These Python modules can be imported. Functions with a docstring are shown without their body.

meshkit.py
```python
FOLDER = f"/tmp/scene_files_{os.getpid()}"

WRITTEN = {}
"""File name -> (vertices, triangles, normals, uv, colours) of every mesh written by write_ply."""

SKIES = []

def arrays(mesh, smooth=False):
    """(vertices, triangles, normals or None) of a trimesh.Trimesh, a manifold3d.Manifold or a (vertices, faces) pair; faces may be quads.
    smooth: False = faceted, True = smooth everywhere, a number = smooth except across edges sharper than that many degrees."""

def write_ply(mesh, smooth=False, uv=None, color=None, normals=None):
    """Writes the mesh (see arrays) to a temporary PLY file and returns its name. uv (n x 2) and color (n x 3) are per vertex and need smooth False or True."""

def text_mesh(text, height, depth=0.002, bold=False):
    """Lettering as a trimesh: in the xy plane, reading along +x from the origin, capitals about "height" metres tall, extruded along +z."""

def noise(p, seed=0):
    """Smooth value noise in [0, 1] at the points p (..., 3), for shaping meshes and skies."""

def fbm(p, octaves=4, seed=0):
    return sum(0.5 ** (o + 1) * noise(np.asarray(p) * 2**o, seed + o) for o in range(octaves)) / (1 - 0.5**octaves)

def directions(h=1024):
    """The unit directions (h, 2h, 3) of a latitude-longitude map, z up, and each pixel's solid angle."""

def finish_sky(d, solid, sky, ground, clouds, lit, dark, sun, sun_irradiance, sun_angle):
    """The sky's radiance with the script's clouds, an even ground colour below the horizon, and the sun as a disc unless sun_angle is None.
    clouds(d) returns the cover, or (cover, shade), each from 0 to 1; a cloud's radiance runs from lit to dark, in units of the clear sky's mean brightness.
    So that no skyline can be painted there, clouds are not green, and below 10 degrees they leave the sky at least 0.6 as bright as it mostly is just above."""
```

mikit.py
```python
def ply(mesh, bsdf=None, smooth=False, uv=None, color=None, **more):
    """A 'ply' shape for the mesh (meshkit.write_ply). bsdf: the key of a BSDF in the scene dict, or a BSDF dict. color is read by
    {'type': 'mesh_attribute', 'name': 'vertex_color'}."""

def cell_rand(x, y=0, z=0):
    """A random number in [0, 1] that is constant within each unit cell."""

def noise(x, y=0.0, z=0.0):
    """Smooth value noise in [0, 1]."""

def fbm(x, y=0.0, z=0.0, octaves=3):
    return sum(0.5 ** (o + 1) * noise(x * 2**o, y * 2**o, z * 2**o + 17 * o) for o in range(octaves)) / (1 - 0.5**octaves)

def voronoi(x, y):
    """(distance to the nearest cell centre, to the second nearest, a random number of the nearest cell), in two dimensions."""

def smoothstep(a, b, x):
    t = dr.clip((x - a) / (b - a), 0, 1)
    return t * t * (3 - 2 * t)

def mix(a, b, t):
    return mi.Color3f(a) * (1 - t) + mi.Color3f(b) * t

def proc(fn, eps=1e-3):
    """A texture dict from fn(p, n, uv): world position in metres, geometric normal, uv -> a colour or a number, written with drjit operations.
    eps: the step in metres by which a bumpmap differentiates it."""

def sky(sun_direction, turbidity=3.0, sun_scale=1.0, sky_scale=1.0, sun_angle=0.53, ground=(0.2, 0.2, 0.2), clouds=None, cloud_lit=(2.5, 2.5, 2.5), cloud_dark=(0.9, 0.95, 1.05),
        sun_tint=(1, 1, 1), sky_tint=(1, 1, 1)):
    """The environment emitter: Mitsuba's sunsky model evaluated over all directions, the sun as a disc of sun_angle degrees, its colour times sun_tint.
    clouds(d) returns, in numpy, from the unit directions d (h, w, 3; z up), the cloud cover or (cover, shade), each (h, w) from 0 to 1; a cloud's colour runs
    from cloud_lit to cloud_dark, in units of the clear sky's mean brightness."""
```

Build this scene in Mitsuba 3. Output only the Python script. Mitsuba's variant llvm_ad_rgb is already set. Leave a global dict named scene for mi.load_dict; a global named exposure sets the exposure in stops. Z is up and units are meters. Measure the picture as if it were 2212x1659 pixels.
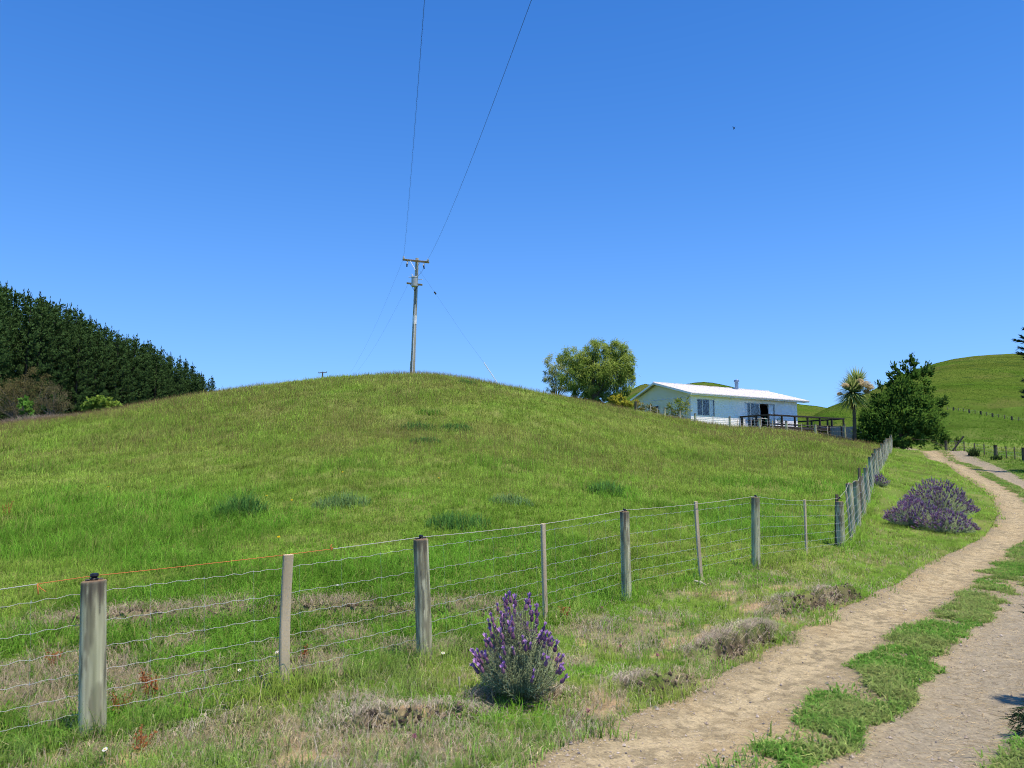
import math, random
import drjit as dr
import numpy as np, trimesh, mitsuba as mi, mikit, meshkit
from scipy.interpolate import RBFInterpolator, RegularGridInterpolator, PchipInterpolator

# ------------------------------------------------------------------ camera, sky, exposure
EYE = np.array([0.0, 0.0, 1.6]); PITCH = math.radians(6.5)
FOC, CX, CY = 1584.0, 1106.0, 829.5            # measured in a 2212 x 1659 copy of the photograph
SP, CP = math.sin(PITCH), math.cos(PITCH)
T = mi.ScalarTransform4f
scene, labels = {}, {}
scene['camera'] = {'type': 'perspective', 'fov': math.degrees(2 * math.atan(CX / FOC)), 'fov_axis': 'x', 'near_clip': 0.05, 'far_clip': 6000.0,
                   'to_world': T().look_at(origin=[0, 0, 1.6], target=[0, CP * 10, 1.6 + SP * 10], up=[0, 0, 1])}
SUN = np.array([0.8, -0.6, 2.72]); SUN = SUN / np.linalg.norm(SUN)
scene['sky'] = mikit.sky(SUN.tolist(), turbidity=2.0, sky_tint=(0.42, 1.04, 1.86), ground=(0.10, 0.14, 0.05),
                       clouds=lambda d: 0.46 * np.exp(-np.degrees(np.arcsin(np.clip(d[..., 2], 0, 1))) / 9.0), cloud_lit=(2.1, 2.5, 2.5))   # the pale air above the horizon
exposure = 1.8
rng = np.random.default_rng(7)

# ------------------------------------------------------------------ helpers
def ray(px, py):
    u, v = (px - CX) / FOC, (CY - py) / FOC
    return np.array([u, CP - v * SP, SP + v * CP])
def at(px, py, d):
    r = ray(px, py); return EYE + r * (d / r[1])
def nrm(a):
    a = np.asarray(a, float); return a / (np.linalg.norm(a, axis=-1, keepdims=True) + 1e-12)
def fb(x, y, s, octv=3, seed=0, z=0.0):
    x = np.asarray(x, float); return meshkit.fbm(np.stack([x * s, np.asarray(y, float) * s, np.zeros_like(x) + z], -1), octv, seed)
def sst(a, b, x):
    t = np.clip((x - a) / (b - a), 0, 1); return t * t * (3 - 2 * t)
def mixc(a, b, t):
    t = np.asarray(t)[..., None]; return np.asarray(a) * (1 - t) + np.asarray(b) * t

class MB:
    """collects triangles with a colour per vertex"""
    def __init__(s): s.v, s.f, s.c, s.n = [], [], [], 0
    def add(s, v, f, c=(1, 1, 1)):
        v = np.asarray(v, float); f = np.asarray(f, int)
        if f.shape[1] == 4: f = np.vstack([f[:, [0, 1, 2]], f[:, [0, 2, 3]]])
        s.v.append(v); s.f.append(f + s.n); s.c.append(np.broadcast_to(np.asarray(c, float), v.shape)); s.n += len(v); return s
    def mesh(s, m, c=(1, 1, 1)): return s.add(m.vertices, m.faces, c)
    def box(s, lo, hi, c=(1, 1, 1), bev=0.0):
        lo, hi = np.minimum(lo, hi).astype(float), np.maximum(lo, hi).astype(float)
        if bev > 0:
            b = min(bev, 0.4 * (hi - lo).min()); pts = []
            for k in range(3):
                l2, h2 = lo + b, hi - b
                l2[k], h2[k] = lo[k], hi[k]
                pts += [[(l2, h2)[i][0], (l2, h2)[j][1], (l2, h2)[q][2]] for i in (0, 1) for j in (0, 1) for q in (0, 1)]
            m = trimesh.convex.convex_hull(np.array(pts)); return s.mesh(m, c)
        v = np.array([[(lo, hi)[i][0], (lo, hi)[j][1], (lo, hi)[k][2]] for i in (0, 1) for j in (0, 1) for k in (0, 1)])
        f = [[0, 1, 3, 2], [4, 6, 7, 5], [0, 4, 5, 1], [2, 3, 7, 6], [0, 2, 6, 4], [1, 5, 7, 3]]
        return s.add(v, f, c)
    def tube(s, pts, rad, sides=6, c=(1, 1, 1), caps=True):
        p = np.asarray(pts, float); n = len(p); rad = np.broadcast_to(rad, (n,))
        t = nrm(np.gradient(p, axis=0)); a = nrm(np.cross(t, np.where(np.abs(t[:, 2:]) < 0.9, [0, 0, 1.0], [1.0, 0, 0]))); b = np.cross(t, a)
        ang = np.arange(sides) * 2 * np.pi / sides
        v = p[:, None] + rad[:, None, None] * (np.cos(ang)[None, :, None] * a[:, None] + np.sin(ang)[None, :, None] * b[:, None])
        i, j = np.meshgrid(np.arange(n - 1), np.arange(sides), indexing='ij'); i, j = i.ravel(), j.ravel()
        f = np.stack([i * sides + j, i * sides + (j + 1) % sides, (i + 1) * sides + (j + 1) % sides, (i + 1) * sides + j], 1)
        f = np.vstack([f[:, [0, 1, 2]], f[:, [0, 2, 3]]]); v = v.reshape(-1, 3)
        if caps:
            v = np.vstack([v, p[:1], p[-1:]]); k = np.arange(sides)
            f = np.vstack([f, np.stack([(k + 1) % sides, k, k * 0 + n * sides], 1), np.stack([(n - 1) * sides + k, (n - 1) * sides + (k + 1) % sides, k * 0 + n * sides + 1], 1)])
        cc = np.asarray(c, float)
        if cc.ndim == 2:
            cc = np.repeat(cc, sides, axis=0); cc = np.vstack([cc, cc[:1], cc[-1:]]) if caps else cc
        return s.add(v, f, cc)
    def lathe(s, prof, base=(0, 0, 0), sides=12, c=(1, 1, 1)):
        p = np.asarray(prof, float); pts = np.stack([p[:, 0] * 0, p[:, 0] * 0, p[:, 1]], 1) + np.asarray(base)
        n = len(p); ang = np.arange(sides) * 2 * np.pi / sides
        v = np.stack([p[:, :1] * np.cos(ang), p[:, :1] * np.sin(ang), np.repeat(p[:, 1:], sides, 1)], -1).reshape(-1, 3) + np.asarray(base)
        i, j = np.meshgrid(np.arange(n - 1), np.arange(sides), indexing='ij'); i, j = i.ravel(), j.ravel()
        f = np.stack([i * sides + j, i * sides + (j + 1) % sides, (i + 1) * sides + (j + 1) % sides, (i + 1) * sides + j], 1)
        return s.add(v, f, c)
    def get(s): return (np.vstack(s.v), np.vstack(s.f)), np.vstack(s.c)

UP = (0, 0, 1.0)
def put(key, mb, bsdf, smooth=False, xf=None, soft=None, **more):
    if isinstance(mb, MB):
        (v, f), c = mb.get()
    else:
        v, f, c = mb
    if xf is not None: v = np.c_[v, np.ones(len(v))] @ np.asarray(xf).T[:, :3]
    if bsdf in ('vc_grass', 'vc_leaf') and soft is not None:     # foliage: shading normals between the leaf's own and SOFT, as a mass of leaves reflects
        v = np.asarray(v, float); f = np.asarray(f); fn = np.cross(v[f[:, 1]] - v[f[:, 0]], v[f[:, 2]] - v[f[:, 0]]); fn = nrm(fn)
        tgt = np.broadcast_to(np.asarray(soft, float), v.shape); vn = np.zeros_like(v)
        sg = np.sign((fn * tgt[f[:, 0]]).sum(1))[:, None] + 1e-9
        for k in range(3): np.add.at(vn, f[:, k], fn * sg)
        vn = nrm(nrm(vn) * .55 + tgt)
        path = meshkit.write_ply((v, f), False, None, c, normals=vn)
        scene[key] = {'type': 'ply', 'filename': path, 'face_normals': False, 'bsdf': {'type': 'ref', 'id': bsdf}, **more}
    elif bsdf.startswith('vc_'):
        scene[key] = mikit.ply((v, f), bsdf, smooth=bool(smooth), color=c, **more)
    else:
        scene[key] = mikit.ply((v, f), bsdf, smooth=smooth, **more)
    return key
def lab(key, label=None, cat=None, group=None, kind=None):
    d = {}
    if label: d['label'] = label
    if cat: d['category'] = cat
    if group: d['group'] = group
    if kind: d['kind'] = kind
    labels[key] = d
used = {}
def num(name):
    used[name] = used.get(name, -1) + 1
    return name if used[name] == 0 else f'{name}_{used[name]:03d}'

# ------------------------------------------------------------------ materials
VC = {'type': 'mesh_attribute', 'name': 'vertex_color'}
def two(d): return {'type': 'twosided', 'b': d}
scene['vc_matte'] = two({'type': 'principled', 'base_color': VC, 'roughness': 0.9, 'specular': 0.2})

scene['vc_leaf'] = {'type': 'principledthin', 'base_color': VC, 'roughness': 0.55, 'diff_trans': 0.7, 'eta': 1.35}
scene['vc_grass'] = {'type': 'principledthin', 'base_color': VC, 'roughness': 0.6, 'diff_trans': 0.8, 'eta': 1.3}
scene['vc_needle'] = {'type': 'principledthin', 'base_color': VC, 'roughness': 0.6, 'diff_trans': 0.3, 'eta': 1.3}
def flat(name, col, rough=0.6, metal=0.0, var=0.12, sc=3.0, spec=0.4):
    col = np.array(col, float)
    def fn(p, n, uv, col=col, var=var, sc=sc):
        k = 1.0 + var * 2 * (mikit.fbm(p.x * sc, p.y * sc, p.z * sc) - 0.5)
        return mi.Color3f(float(col[0]) * k, float(col[1]) * k, float(col[2]) * k)
    scene[name] = two({'type': 'principled', 'base_color': mikit.proc(fn), 'roughness': rough, 'metallic': metal, 'specular': spec})
scene['white_paint'] = two({'type': 'diffuse', 'reflectance': {'type': 'rgb', 'value': [0.92, 0.92, 0.90]}})
scene['bounce_tinted_white'] = two({'type': 'diffuse', 'reflectance': {'type': 'rgb', 'value': [0.76, 0.75, 0.58]}})  # white gable wall, green light bounced off the grass mixed into its colour
flat('roof_metal', (0.58, 0.565, 0.545), 0.5, 0.0, 0.06, 1.2)
flat('grey_trim', (0.62, 0.63, 0.64), 0.4)
flat('steel', (0.45, 0.46, 0.48), 0.35, 0.9, 0.1)
flat('galvanised', (0.55, 0.57, 0.58), 0.45, 0.6, 0.1)
flat('dark_timber', (0.030, 0.024, 0.020), 0.7, 0.0, 0.3, 5)
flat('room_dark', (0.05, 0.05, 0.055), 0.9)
flat('curtain_cloth', (0.62, 0.64, 0.66), 0.9)
flat('green_plastic', (0.02, 0.09, 0.055), 0.35)
flat('white_plastic', (0.75, 0.75, 0.73), 0.4)
flat('cord_white', (0.52, 0.52, 0.48), 0.8)
flat('black_plastic', (0.015, 0.015, 0.017), 0.4)
flat('orange_cord', (0.58, 0.20, 0.06), 0.8)
flat('transformer_paint', (0.36, 0.40, 0.41), 0.45)
flat('porcelain', (0.55, 0.54, 0.52), 0.25)
flat('wire_steel', (0.42, 0.45, 0.46), 0.5, 0.2, 0.1)
flat('dark_wire', (0.035, 0.04, 0.055), 0.6)
flat('cladding_blue', (0.20, 0.225, 0.255), 0.6)
scene['window_glass'] = {'type': 'thindielectric', 'int_ior': 1.5}

def pasture(p, n, uv):
    a = mikit.fbm(p.x * 0.05, p.y * 0.05, p.z * 0.1, 4); b = mikit.fbm(p.x * 0.5, p.y * 0.35, p.z * 0.7, 3); c = mikit.noise(p.x * 1.6, p.y * 1.6, p.z * 1.6)
    col = mikit.mix((0.064, 0.130, 0.016), (0.092, 0.136, 0.024), mikit.smoothstep(0.35, 0.65, a))
    col = col * (0.62 + 0.5 * b + 0.25 * c)
    ter = mikit.noise(p.z * 1.5 + a * 5.0, a * 3.0, 2.0); col = col * (1.0 - 0.22 * mikit.smoothstep(0.62, 0.85, ter))
    col = mikit.mix(col, (0.155, 0.135, 0.055), mikit.smoothstep(0.52, 0.72, mikit.fbm(p.x * 0.11, p.y * 0.11, 5.0, 3)) * 0.35)
    return mikit.mix(col, (0.04, 0.075, 0.018), mikit.smoothstep(0.62, 0.70, b) * 0.75)
def dirt(p, n, uv):
    t = uv.x; a = mikit.fbm(p.x * 1.6, p.y * 1.6, 0.0, 3); b = mikit.fbm(p.x * 14, p.y * 14, 3.0, 3); c = mikit.noise(p.x * 75, p.y * 75, 1.0); d = mikit.noise(p.x * 160, p.y * 160, 7.0)
    f1, f2, w = mikit.voronoi(p.x * 38, p.y * 38)
    rut = mikit.smoothstep(0.5, 0.1, dr.abs(t)) ; right = mikit.smoothstep(0.8, 1.5, t)
    col = mikit.mix((0.335, 0.275, 0.185), (0.285, 0.245, 0.175), mikit.smoothstep(0.35, 0.65, a))
    col = mikit.mix(col, (0.285, 0.262, 0.225), right * 0.85); col = mikit.mix(col, (0.42, 0.36, 0.255), rut * mikit.smoothstep(0.3, 0.6, b) * 0.8)
    pebble = mikit.smoothstep(0.30, 0.20, f1) * mikit.smoothstep(0.55, 0.75, w)
    col = mikit.mix(col, mikit.mix((0.20, 0.17, 0.14), (0.55, 0.50, 0.42), mikit.cell_rand(w * 913.0)), pebble * 0.75)
    return col * mi.Color3f(0.99, 0.985, 0.85) * (0.52 + 0.36 * b + 0.32 * c + 0.30 * d)
def dirt_height(p, n, uv):
    f1, f2, w = mikit.voronoi(p.x * 38, p.y * 38)
    return mi.Float(mikit.fbm(p.x * 34, p.y * 34, 0.0, 3) * 0.006 + mikit.smoothstep(0.34, 0.1, f1) * mikit.smoothstep(0.5, 0.8, w) * 0.007)
scene['track_dirt'] = two({'type': 'bumpmap', 'arbitrary': mikit.proc(dirt_height, eps=4e-3), 'scale': 1.0, 'bsdf': {'type': 'diffuse', 'reflectance': mikit.proc(dirt)}})
def soil_height(p, n, uv): return mi.Float(mikit.fbm(p.x * 18, p.y * 18, 0.0, 3) * 0.022)
scene['vc_ground'] = two({'type': 'bumpmap', 'arbitrary': mikit.proc(soil_height, eps=4e-3), 'scale': 1.0, 'bsdf': {'type': 'diffuse', 'reflectance': VC}})
scene['pasture'] = two({'type': 'diffuse', 'reflectance': mikit.proc(pasture)})

# ------------------------------------------------------------------ terrain
# plan of the fence and of the two wheel tracks: x as a function of y
FY = np.array([-8, 1.6, 3.16, 4.68, 6.2, 8.7, 10.8, 12.75, 15.9, 24.6, 34, 50, 80])
FX = np.array([-17, -6.3, -4.4, -2.55, -.71, 1.32, 3.5, 5.6, 7.3, 12.0, 17.1, 25.8, 42])
LY = np.array([-10, 0, 4.1, 6.8, 9.0, 13.7, 17.5, 22.5, 28, 34.8, 45.6, 54, 62, 70])
LX = np.array([-13, -3.4, .53, 2.84, 4.72, 8.6, 11.8, 15.3, 18.4, 21.8, 26.6, 29.2, 29.6, 27])
fence_x, track_x = PchipInterpolator(FY, FX), PchipInterpolator(LY, LX)
CTRL = []
def cp_(px, py, d): CTRL.append(at(px, py, d))
def cw(x, y, z): CTRL.append(np.array([x, y, z], float))
for x, y, z in [(-12, -8, 0), (0, -8, 0), (12, -8, 0), (-6, 0, -.05), (0, 1, 0), (6, 1, 0), (1, 4.2, 0), (2.84, 6.8, 0), (4.2, 6.8, 0), (8.6, 13.7, 0), (10.2, 13.7, 0), (15.3, 22.5, .32), (17, 22.5, .32),
                (18.4, 28, .73), (21.8, 34.8, 1.18), (26.6, 45.6, 1.95), (29.2, 54, 2.5), (29, 65, 3.1), (8, 6, 0), (14, 12, 0.05), (22, 22, .5), (1.2, 6.0, -.06), (5.6, 10.8, -.02), (9.4, 16.5, .1)]: cw(x, y, z)
for x, y, z in [(-6.3, 1.6, -.1), (-2.55, 4.68, -.06), (-.71, 6.2, .03), (1.32, 8.7, .10), (3.5, 10.8, .16), (5.6, 12.75, .19), (7.3, 15.9, .22), (12, 24.6, .97), (17.1, 34, 1.70), (25.8, 50, 2.84)]: cw(x, y, z)
CREST = [(-200, 944, 36), (0, 924, 38), (150, 903, 42), (270, 885, 45), (480, 851, 49), (600, 834, 50), (750, 818, 50), (890, 809, 50), (1000, 822, 50), (1080, 838, 49), (1200, 862, 50), (1300, 879, 51), (1400, 895, 52), (1500, 916, 53), (1600, 926, 54), (1750, 938, 54)]
for px, py, d in CREST:
    c = at(px, py, d); CTRL.append(c); u = c[0] / c[1]
    if px < 1350:
        cw(u * (d + 8), d + 8, c[2] - 0.25); cw(u * (d + 18), d + 18, c[2] - 2.2); cw(u * (d + 35), d + 35, max(c[2] - 5.5, 2.0))
    else:
        cw(u * (d + 9), d + 9, c[2] + 0.3); cw(u * (d + 22), d + 22, c[2] + .2); cw(u * (d + 40), d + 40, c[2] - 1.5)
def prof(u, rows):
    for d, z in rows: cw(u * d, d, z)
prof(-.137, [(9, .20), (15, .72), (22, 1.75), (30, 3.45), (38, 5.4), (44, 6.85)])
prof(-.40, [(7, 0.05), (10, .2), (15, .6), (22, 1.6), (30, 3.2), (38, 4.9)])
prof(-.70, [(6, -.1), (10, .1), (15, .35), (22, 1.25), (30, 2.65)])
prof(-.95, [(6, -.2), (15, .2), (25, 1.2), (36, 2.8)])
prof(.06, [(10, .2), (15, .62), (22, 1.5), (30, 2.9), (38, 4.6), (44, 5.75)])
prof(.25, [(12, .25), (16, .5), (24, 1.25), (34, 2.45), (44, 3.75)])
prof(.41, [(20, .62), (30, 1.65), (42, 2.95)])
for px, py, d in [(2045, 973, 50), (2130, 982, 47), (2212, 994, 43), (2400, 1005, 40), (2045, 955, 60), (2200, 968, 56), (2045, 899, 105), (2145, 926, 105), (2230, 938, 105), (2400, 950, 105), (2100, 925, 80), (2250, 945, 75)]: cp_(px, py, d)
CTRL = np.array(CTRL)
tps = RBFInterpolator(CTRL[:, :2] / 10, CTRL[:, 2], kernel='thin_plate_spline', smoothing=0.0008)
FARHILLS = [  # (distance, foot distance, foot height, points of the skyline)
    (190, 95, 8.3, [(1640, 930), (1740, 905), (1790, 880), (1840, 862), (1880, 845), (1950, 811), (2010, 787), (2100, 769), (2212, 763), (2350, 766), (2600, 830), (2900, 930)]),
    (260, 120, 3.0, [(1000, 960), (1180, 885), (1300, 872), (1345, 852), (1370, 838), (1395, 829), (1412, 833), (1440, 842), (1470, 832), (1520, 825), (1575, 834), (1640, 853), (1725, 873), (1772, 878), (1850, 900), (2000, 960)]),
    (420, 200, 3.0, [(700, 960), (900, 895), (1100, 868), (1170, 854), (1240, 858), (1400, 900), (1500, 950)]),
    (165, 110, 3.0, [(400, 950), (560, 900), (700, 872), (850, 880), (1000, 915), (1100, 960)]),
    (700, 300, 3.0, [(-1500, 900), (-400, 880), (300, 900), (1000, 915), (1800, 905), (2600, 880), (3800, 900)])]
def terrain(x, y):
    x, y = np.asarray(x, float), np.asarray(y, float); sh = x.shape; P = np.stack([x.ravel(), y.ravel()], 1)
    r = np.hypot(P[:, 0], P[:, 1]); k = np.minimum(1, 150 / np.maximum(r, 1)); Q = P * k[:, None]; Q[:, 1] = np.maximum(Q[:, 1], -15)
    zn = np.clip(tps(Q / 10), -2, 12)
    u = P[:, 0] / np.maximum(P[:, 1], 5); d = np.maximum(P[:, 1], 0.0)
    zf = np.full(len(P), 3.0)
    for D, d0, zb, pts in FARHILLS:
        q = np.array([at(px, py, D) for px, py in pts]); cu, cz = q[:, 0] / q[:, 1], q[:, 2]
        zc = np.maximum(PchipInterpolator(cu, cz)(np.clip(u, cu[0], cu[-1])), zb)
        t = np.clip((d - d0) / (D - d0), 0, 1); rc = (zc - 1.6) / D; h0 = (zb - 1.6) / np.maximum(rc * d0, 1e-6); up_ = 1.6 + rc * d * (h0 + (1 - h0) * np.sin(t * np.pi / 2)); back = np.clip(1 - ((d - D) / (0.8 * D)) ** 2, 0, 1)
        zf = np.maximum(zf, np.where(d < D, np.where(h0 < 1, up_, zb), zb + (zc - zb) * back) * (P[:, 1] > 60))
    w = sst(106, 140, r); w = np.where(P[:, 1] < 60, sst(100, 160, r), w)
    z = zn * (1 - w) + zf * w
    return z.reshape(sh)
SCARPS = [((.95, 5.60), (1.40, 5.80), .11), ((1.70, 6.60), (2.45, 7.20), .13), ((2.85, 8.05), (4.3, 9.35), .13), ((-1.0, 4.70), (-.25, 4.95), .08), ((-.2, 5.25), (.35, 5.35), .06), ((-4.6, 7.72), (-.2, 7.62), .09)]
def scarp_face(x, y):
    """1 on the broken faces of bare soil, darkened to stand for shade in the undercut"""
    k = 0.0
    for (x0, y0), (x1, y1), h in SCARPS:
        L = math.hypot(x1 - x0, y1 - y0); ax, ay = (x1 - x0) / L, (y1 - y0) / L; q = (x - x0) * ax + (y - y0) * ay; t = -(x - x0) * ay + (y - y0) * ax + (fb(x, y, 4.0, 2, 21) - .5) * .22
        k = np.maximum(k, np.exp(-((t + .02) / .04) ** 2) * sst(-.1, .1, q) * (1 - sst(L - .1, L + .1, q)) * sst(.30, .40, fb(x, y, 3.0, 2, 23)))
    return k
def micro(x, y):
    """small relief of the near ground"""
    r = np.hypot(x, y); k = 1 - sst(14, 30, r)
    z = (fb(x, y, 1.1, 3, 3) - .5) * .10 + (fb(x, y, 5.0, 2, 9) - .5) * .045
    tr = x - track_x(np.clip(y, -9, 69)); away = np.maximum(sst(.55, .95, -tr), sst(2.1, 2.6, tr))
    z = z * k * (0.25 + .75 * away) + (fb(x, y, .25, 2, 5) - .5) * .25 * sst(9, 18, r) * away * (1 - sst(55, 80, r))
    for (x0, y0), (x1, y1), h in SCARPS:
        L = math.hypot(x1 - x0, y1 - y0); ax, ay = (x1 - x0) / L, (y1 - y0) / L
        s = (x - x0) * ax + (y - y0) * ay; t = -(x - x0) * ay + (y - y0) * ax      # t > 0: uphill side
        t = t + (fb(x, y, 4.0, 2, 21) - .5) * .22
        win = sst(-.25, .15, s) * (1 - sst(L - .15, L + .25, s))
        z = z + win * h * (sst(-.03, .03, t) * np.exp(-np.maximum(t, 0) / .5) - .35 * np.exp(-(np.minimum(t, 0) / .22) ** 2) * (t < 0))
    return z
def spaced(lo, hi, step, grow, far):
    a = list(np.arange(lo, hi + 1e-9, step)); s = step; x = a[-1]
    while x < far[1]: s *= grow; x += s; a.append(x)
    s = step; x = a[0]; b = []
    while x > far[0]: s *= grow; x -= s; b.append(x)
    return np.array(b[::-1] + a)
GX = spaced(-4.8, 5.6, 0.05, 1.045, (-1500, 1500)); GY = spaced(3.2, 10.4, 0.05, 1.045, (-300, 1500))
MX, MY = np.meshgrid(GX, GY, indexing='ij')
def track_cut(x, y):
    t = x - track_x(np.clip(y, -9, 69)); return sst(-.75, -.5, t) * (1 - sst(2.2, 2.45, t)) * (1 - sst(60, 66, y))
GZ = terrain(MX, MY) + micro(MX, MY) - 0.05 * track_cut(MX, MY)
GROUND = RegularGridInterpolator((GX, GY), GZ, bounds_error=False, fill_value=0.0)
def gz(x, y):
    z = GROUND(np.stack([np.asarray(x, float), np.asarray(y, float)], -1)); return float(z[0]) if np.ndim(x) == 0 else z

# fields that colour the ground and steer what grows on it
def bare(x, y):
    """bare clay, 0..1, only on the verge"""
    inv = sst(.25, .7, x - fence_x(np.clip(y, -8, 80))) * sst(.5, .9, track_x(np.clip(y, -9, 69)) - x)
    k = sst(.66, .72, fb(x, y, 3.2, 3, 31)) * .6 * (1 - sst(9, 14, y))
    for cx_, cy_, rx, ry in [(-.62, 4.95, .20, .11), (-1.15, 4.35, .24, .10), (.80, 5.25, .2, .12), (-.95, 4.62, .15, .09), (2.6, 8.2, .2, .12), (3.4, 9.3, .26, .16)]:
        k = np.maximum(k, .95 * np.exp(-(((x - cx_) / rx) ** 2 + ((y - cy_) / ry) ** 2) * 1.2 - (fb(x, y, 7, 2, 4) - .5) * 2))
    return np.clip(k * inv, 0, 1)
def dry(x, y):
    """how much dead thatch"""
    s = x - fence_x(np.clip(y, -8, 80)); k = (.82 - .30 * sst(.6, 2.5, x)) * sst(.52 - .12 * sst(2.0, .5, x), .66 - .10 * sst(2.0, .5, x), fb(x, y, 1.9, 3, 41)) * sst(.05, .35, s) * (1 - .65 * sst(9, 13, y)) * (1 - .45 * sst(.9, .3, track_x(np.clip(y, -9, 69)) - x))
    band = np.exp(-((y - 7.85 - .5 * (fb(x, y, 1.0, 2, 8) - .5)) / .34) ** 2) * sst(-5.6, -4.6, x) * (1 - sst(-.4, .5, x)) * sst(.30, .44, fb(x, y, 1.6, 3, 17)) * (s < -.3)
    band2 = np.exp(-((s + .9) / .5) ** 2) * (1 - sst(7.4, 8.8, y)) * .55 * sst(.45, .6, fb(x, y, 2.2, 2, 13)); band3 = .80 * sst(.47, .60, fb(x, y, 2.0, 3, 14)) * (s < 0) * (1 - sst(6.5, 8.5, y)); band2 = np.maximum(band2, band3)
    return np.clip(np.maximum(np.maximum(k, band), band2), 0, 1)

def sheet(ix, iy, key, bsdf, colour):
    X, Y, Z = MX[ix, iy], MY[ix, iy], GZ[ix, iy]; n, m = X.shape
    v = np.stack([X, Y, Z], -1).reshape(-1, 3); i, j = np.meshgrid(np.arange(n - 1), np.arange(m - 1), indexing='ij'); i, j = i.ravel(), j.ravel()
    f = np.stack([i * m + j, (i + 1) * m + j, (i + 1) * m + j + 1, i * m + j + 1], 1); f = np.vstack([f[:, [0, 1, 2]], f[:, [0, 2, 3]]])
    put(key, (v, f, colour), bsdf, smooth=True)
def ground_colour(x, y):
    s = x - fence_x(np.clip(y, -8, 80)); n1 = fb(x, y, .9, 3, 2); n2 = fb(x, y, 9, 2, 6)
    c = mixc((.11, .20, .03), (.17, .21, .06), sst(.4, .65, n1))
    c = mixc(c, (.25, .21, .14), dry(x, y) * .9); c = mixc(c, (.41, .30, .175), bare(x, y)); c = mixc(c, (.076, .134, .022), sst(52, 98, y)); c = mixc(c, mixc((.06, .045, .032), (.20, .155, .105), sst(.4, .65, fb(x, y, 11, 2, 27))), scarp_face(x, y)); return c * (0.55 + .9 * n2)[..., None]  # broken faces: soil brown with the shade of the hollows put into it
cut = int(np.searchsorted(GY, 104))
sx = slice(None)
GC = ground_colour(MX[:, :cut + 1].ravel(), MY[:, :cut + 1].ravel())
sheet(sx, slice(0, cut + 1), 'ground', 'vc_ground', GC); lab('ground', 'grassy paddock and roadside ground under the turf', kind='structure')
sheet(sx, slice(cut, None), 'hills', 'pasture', None); lab('hills', 'smooth green pasture hills beyond the house and track', kind='structure')

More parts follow.
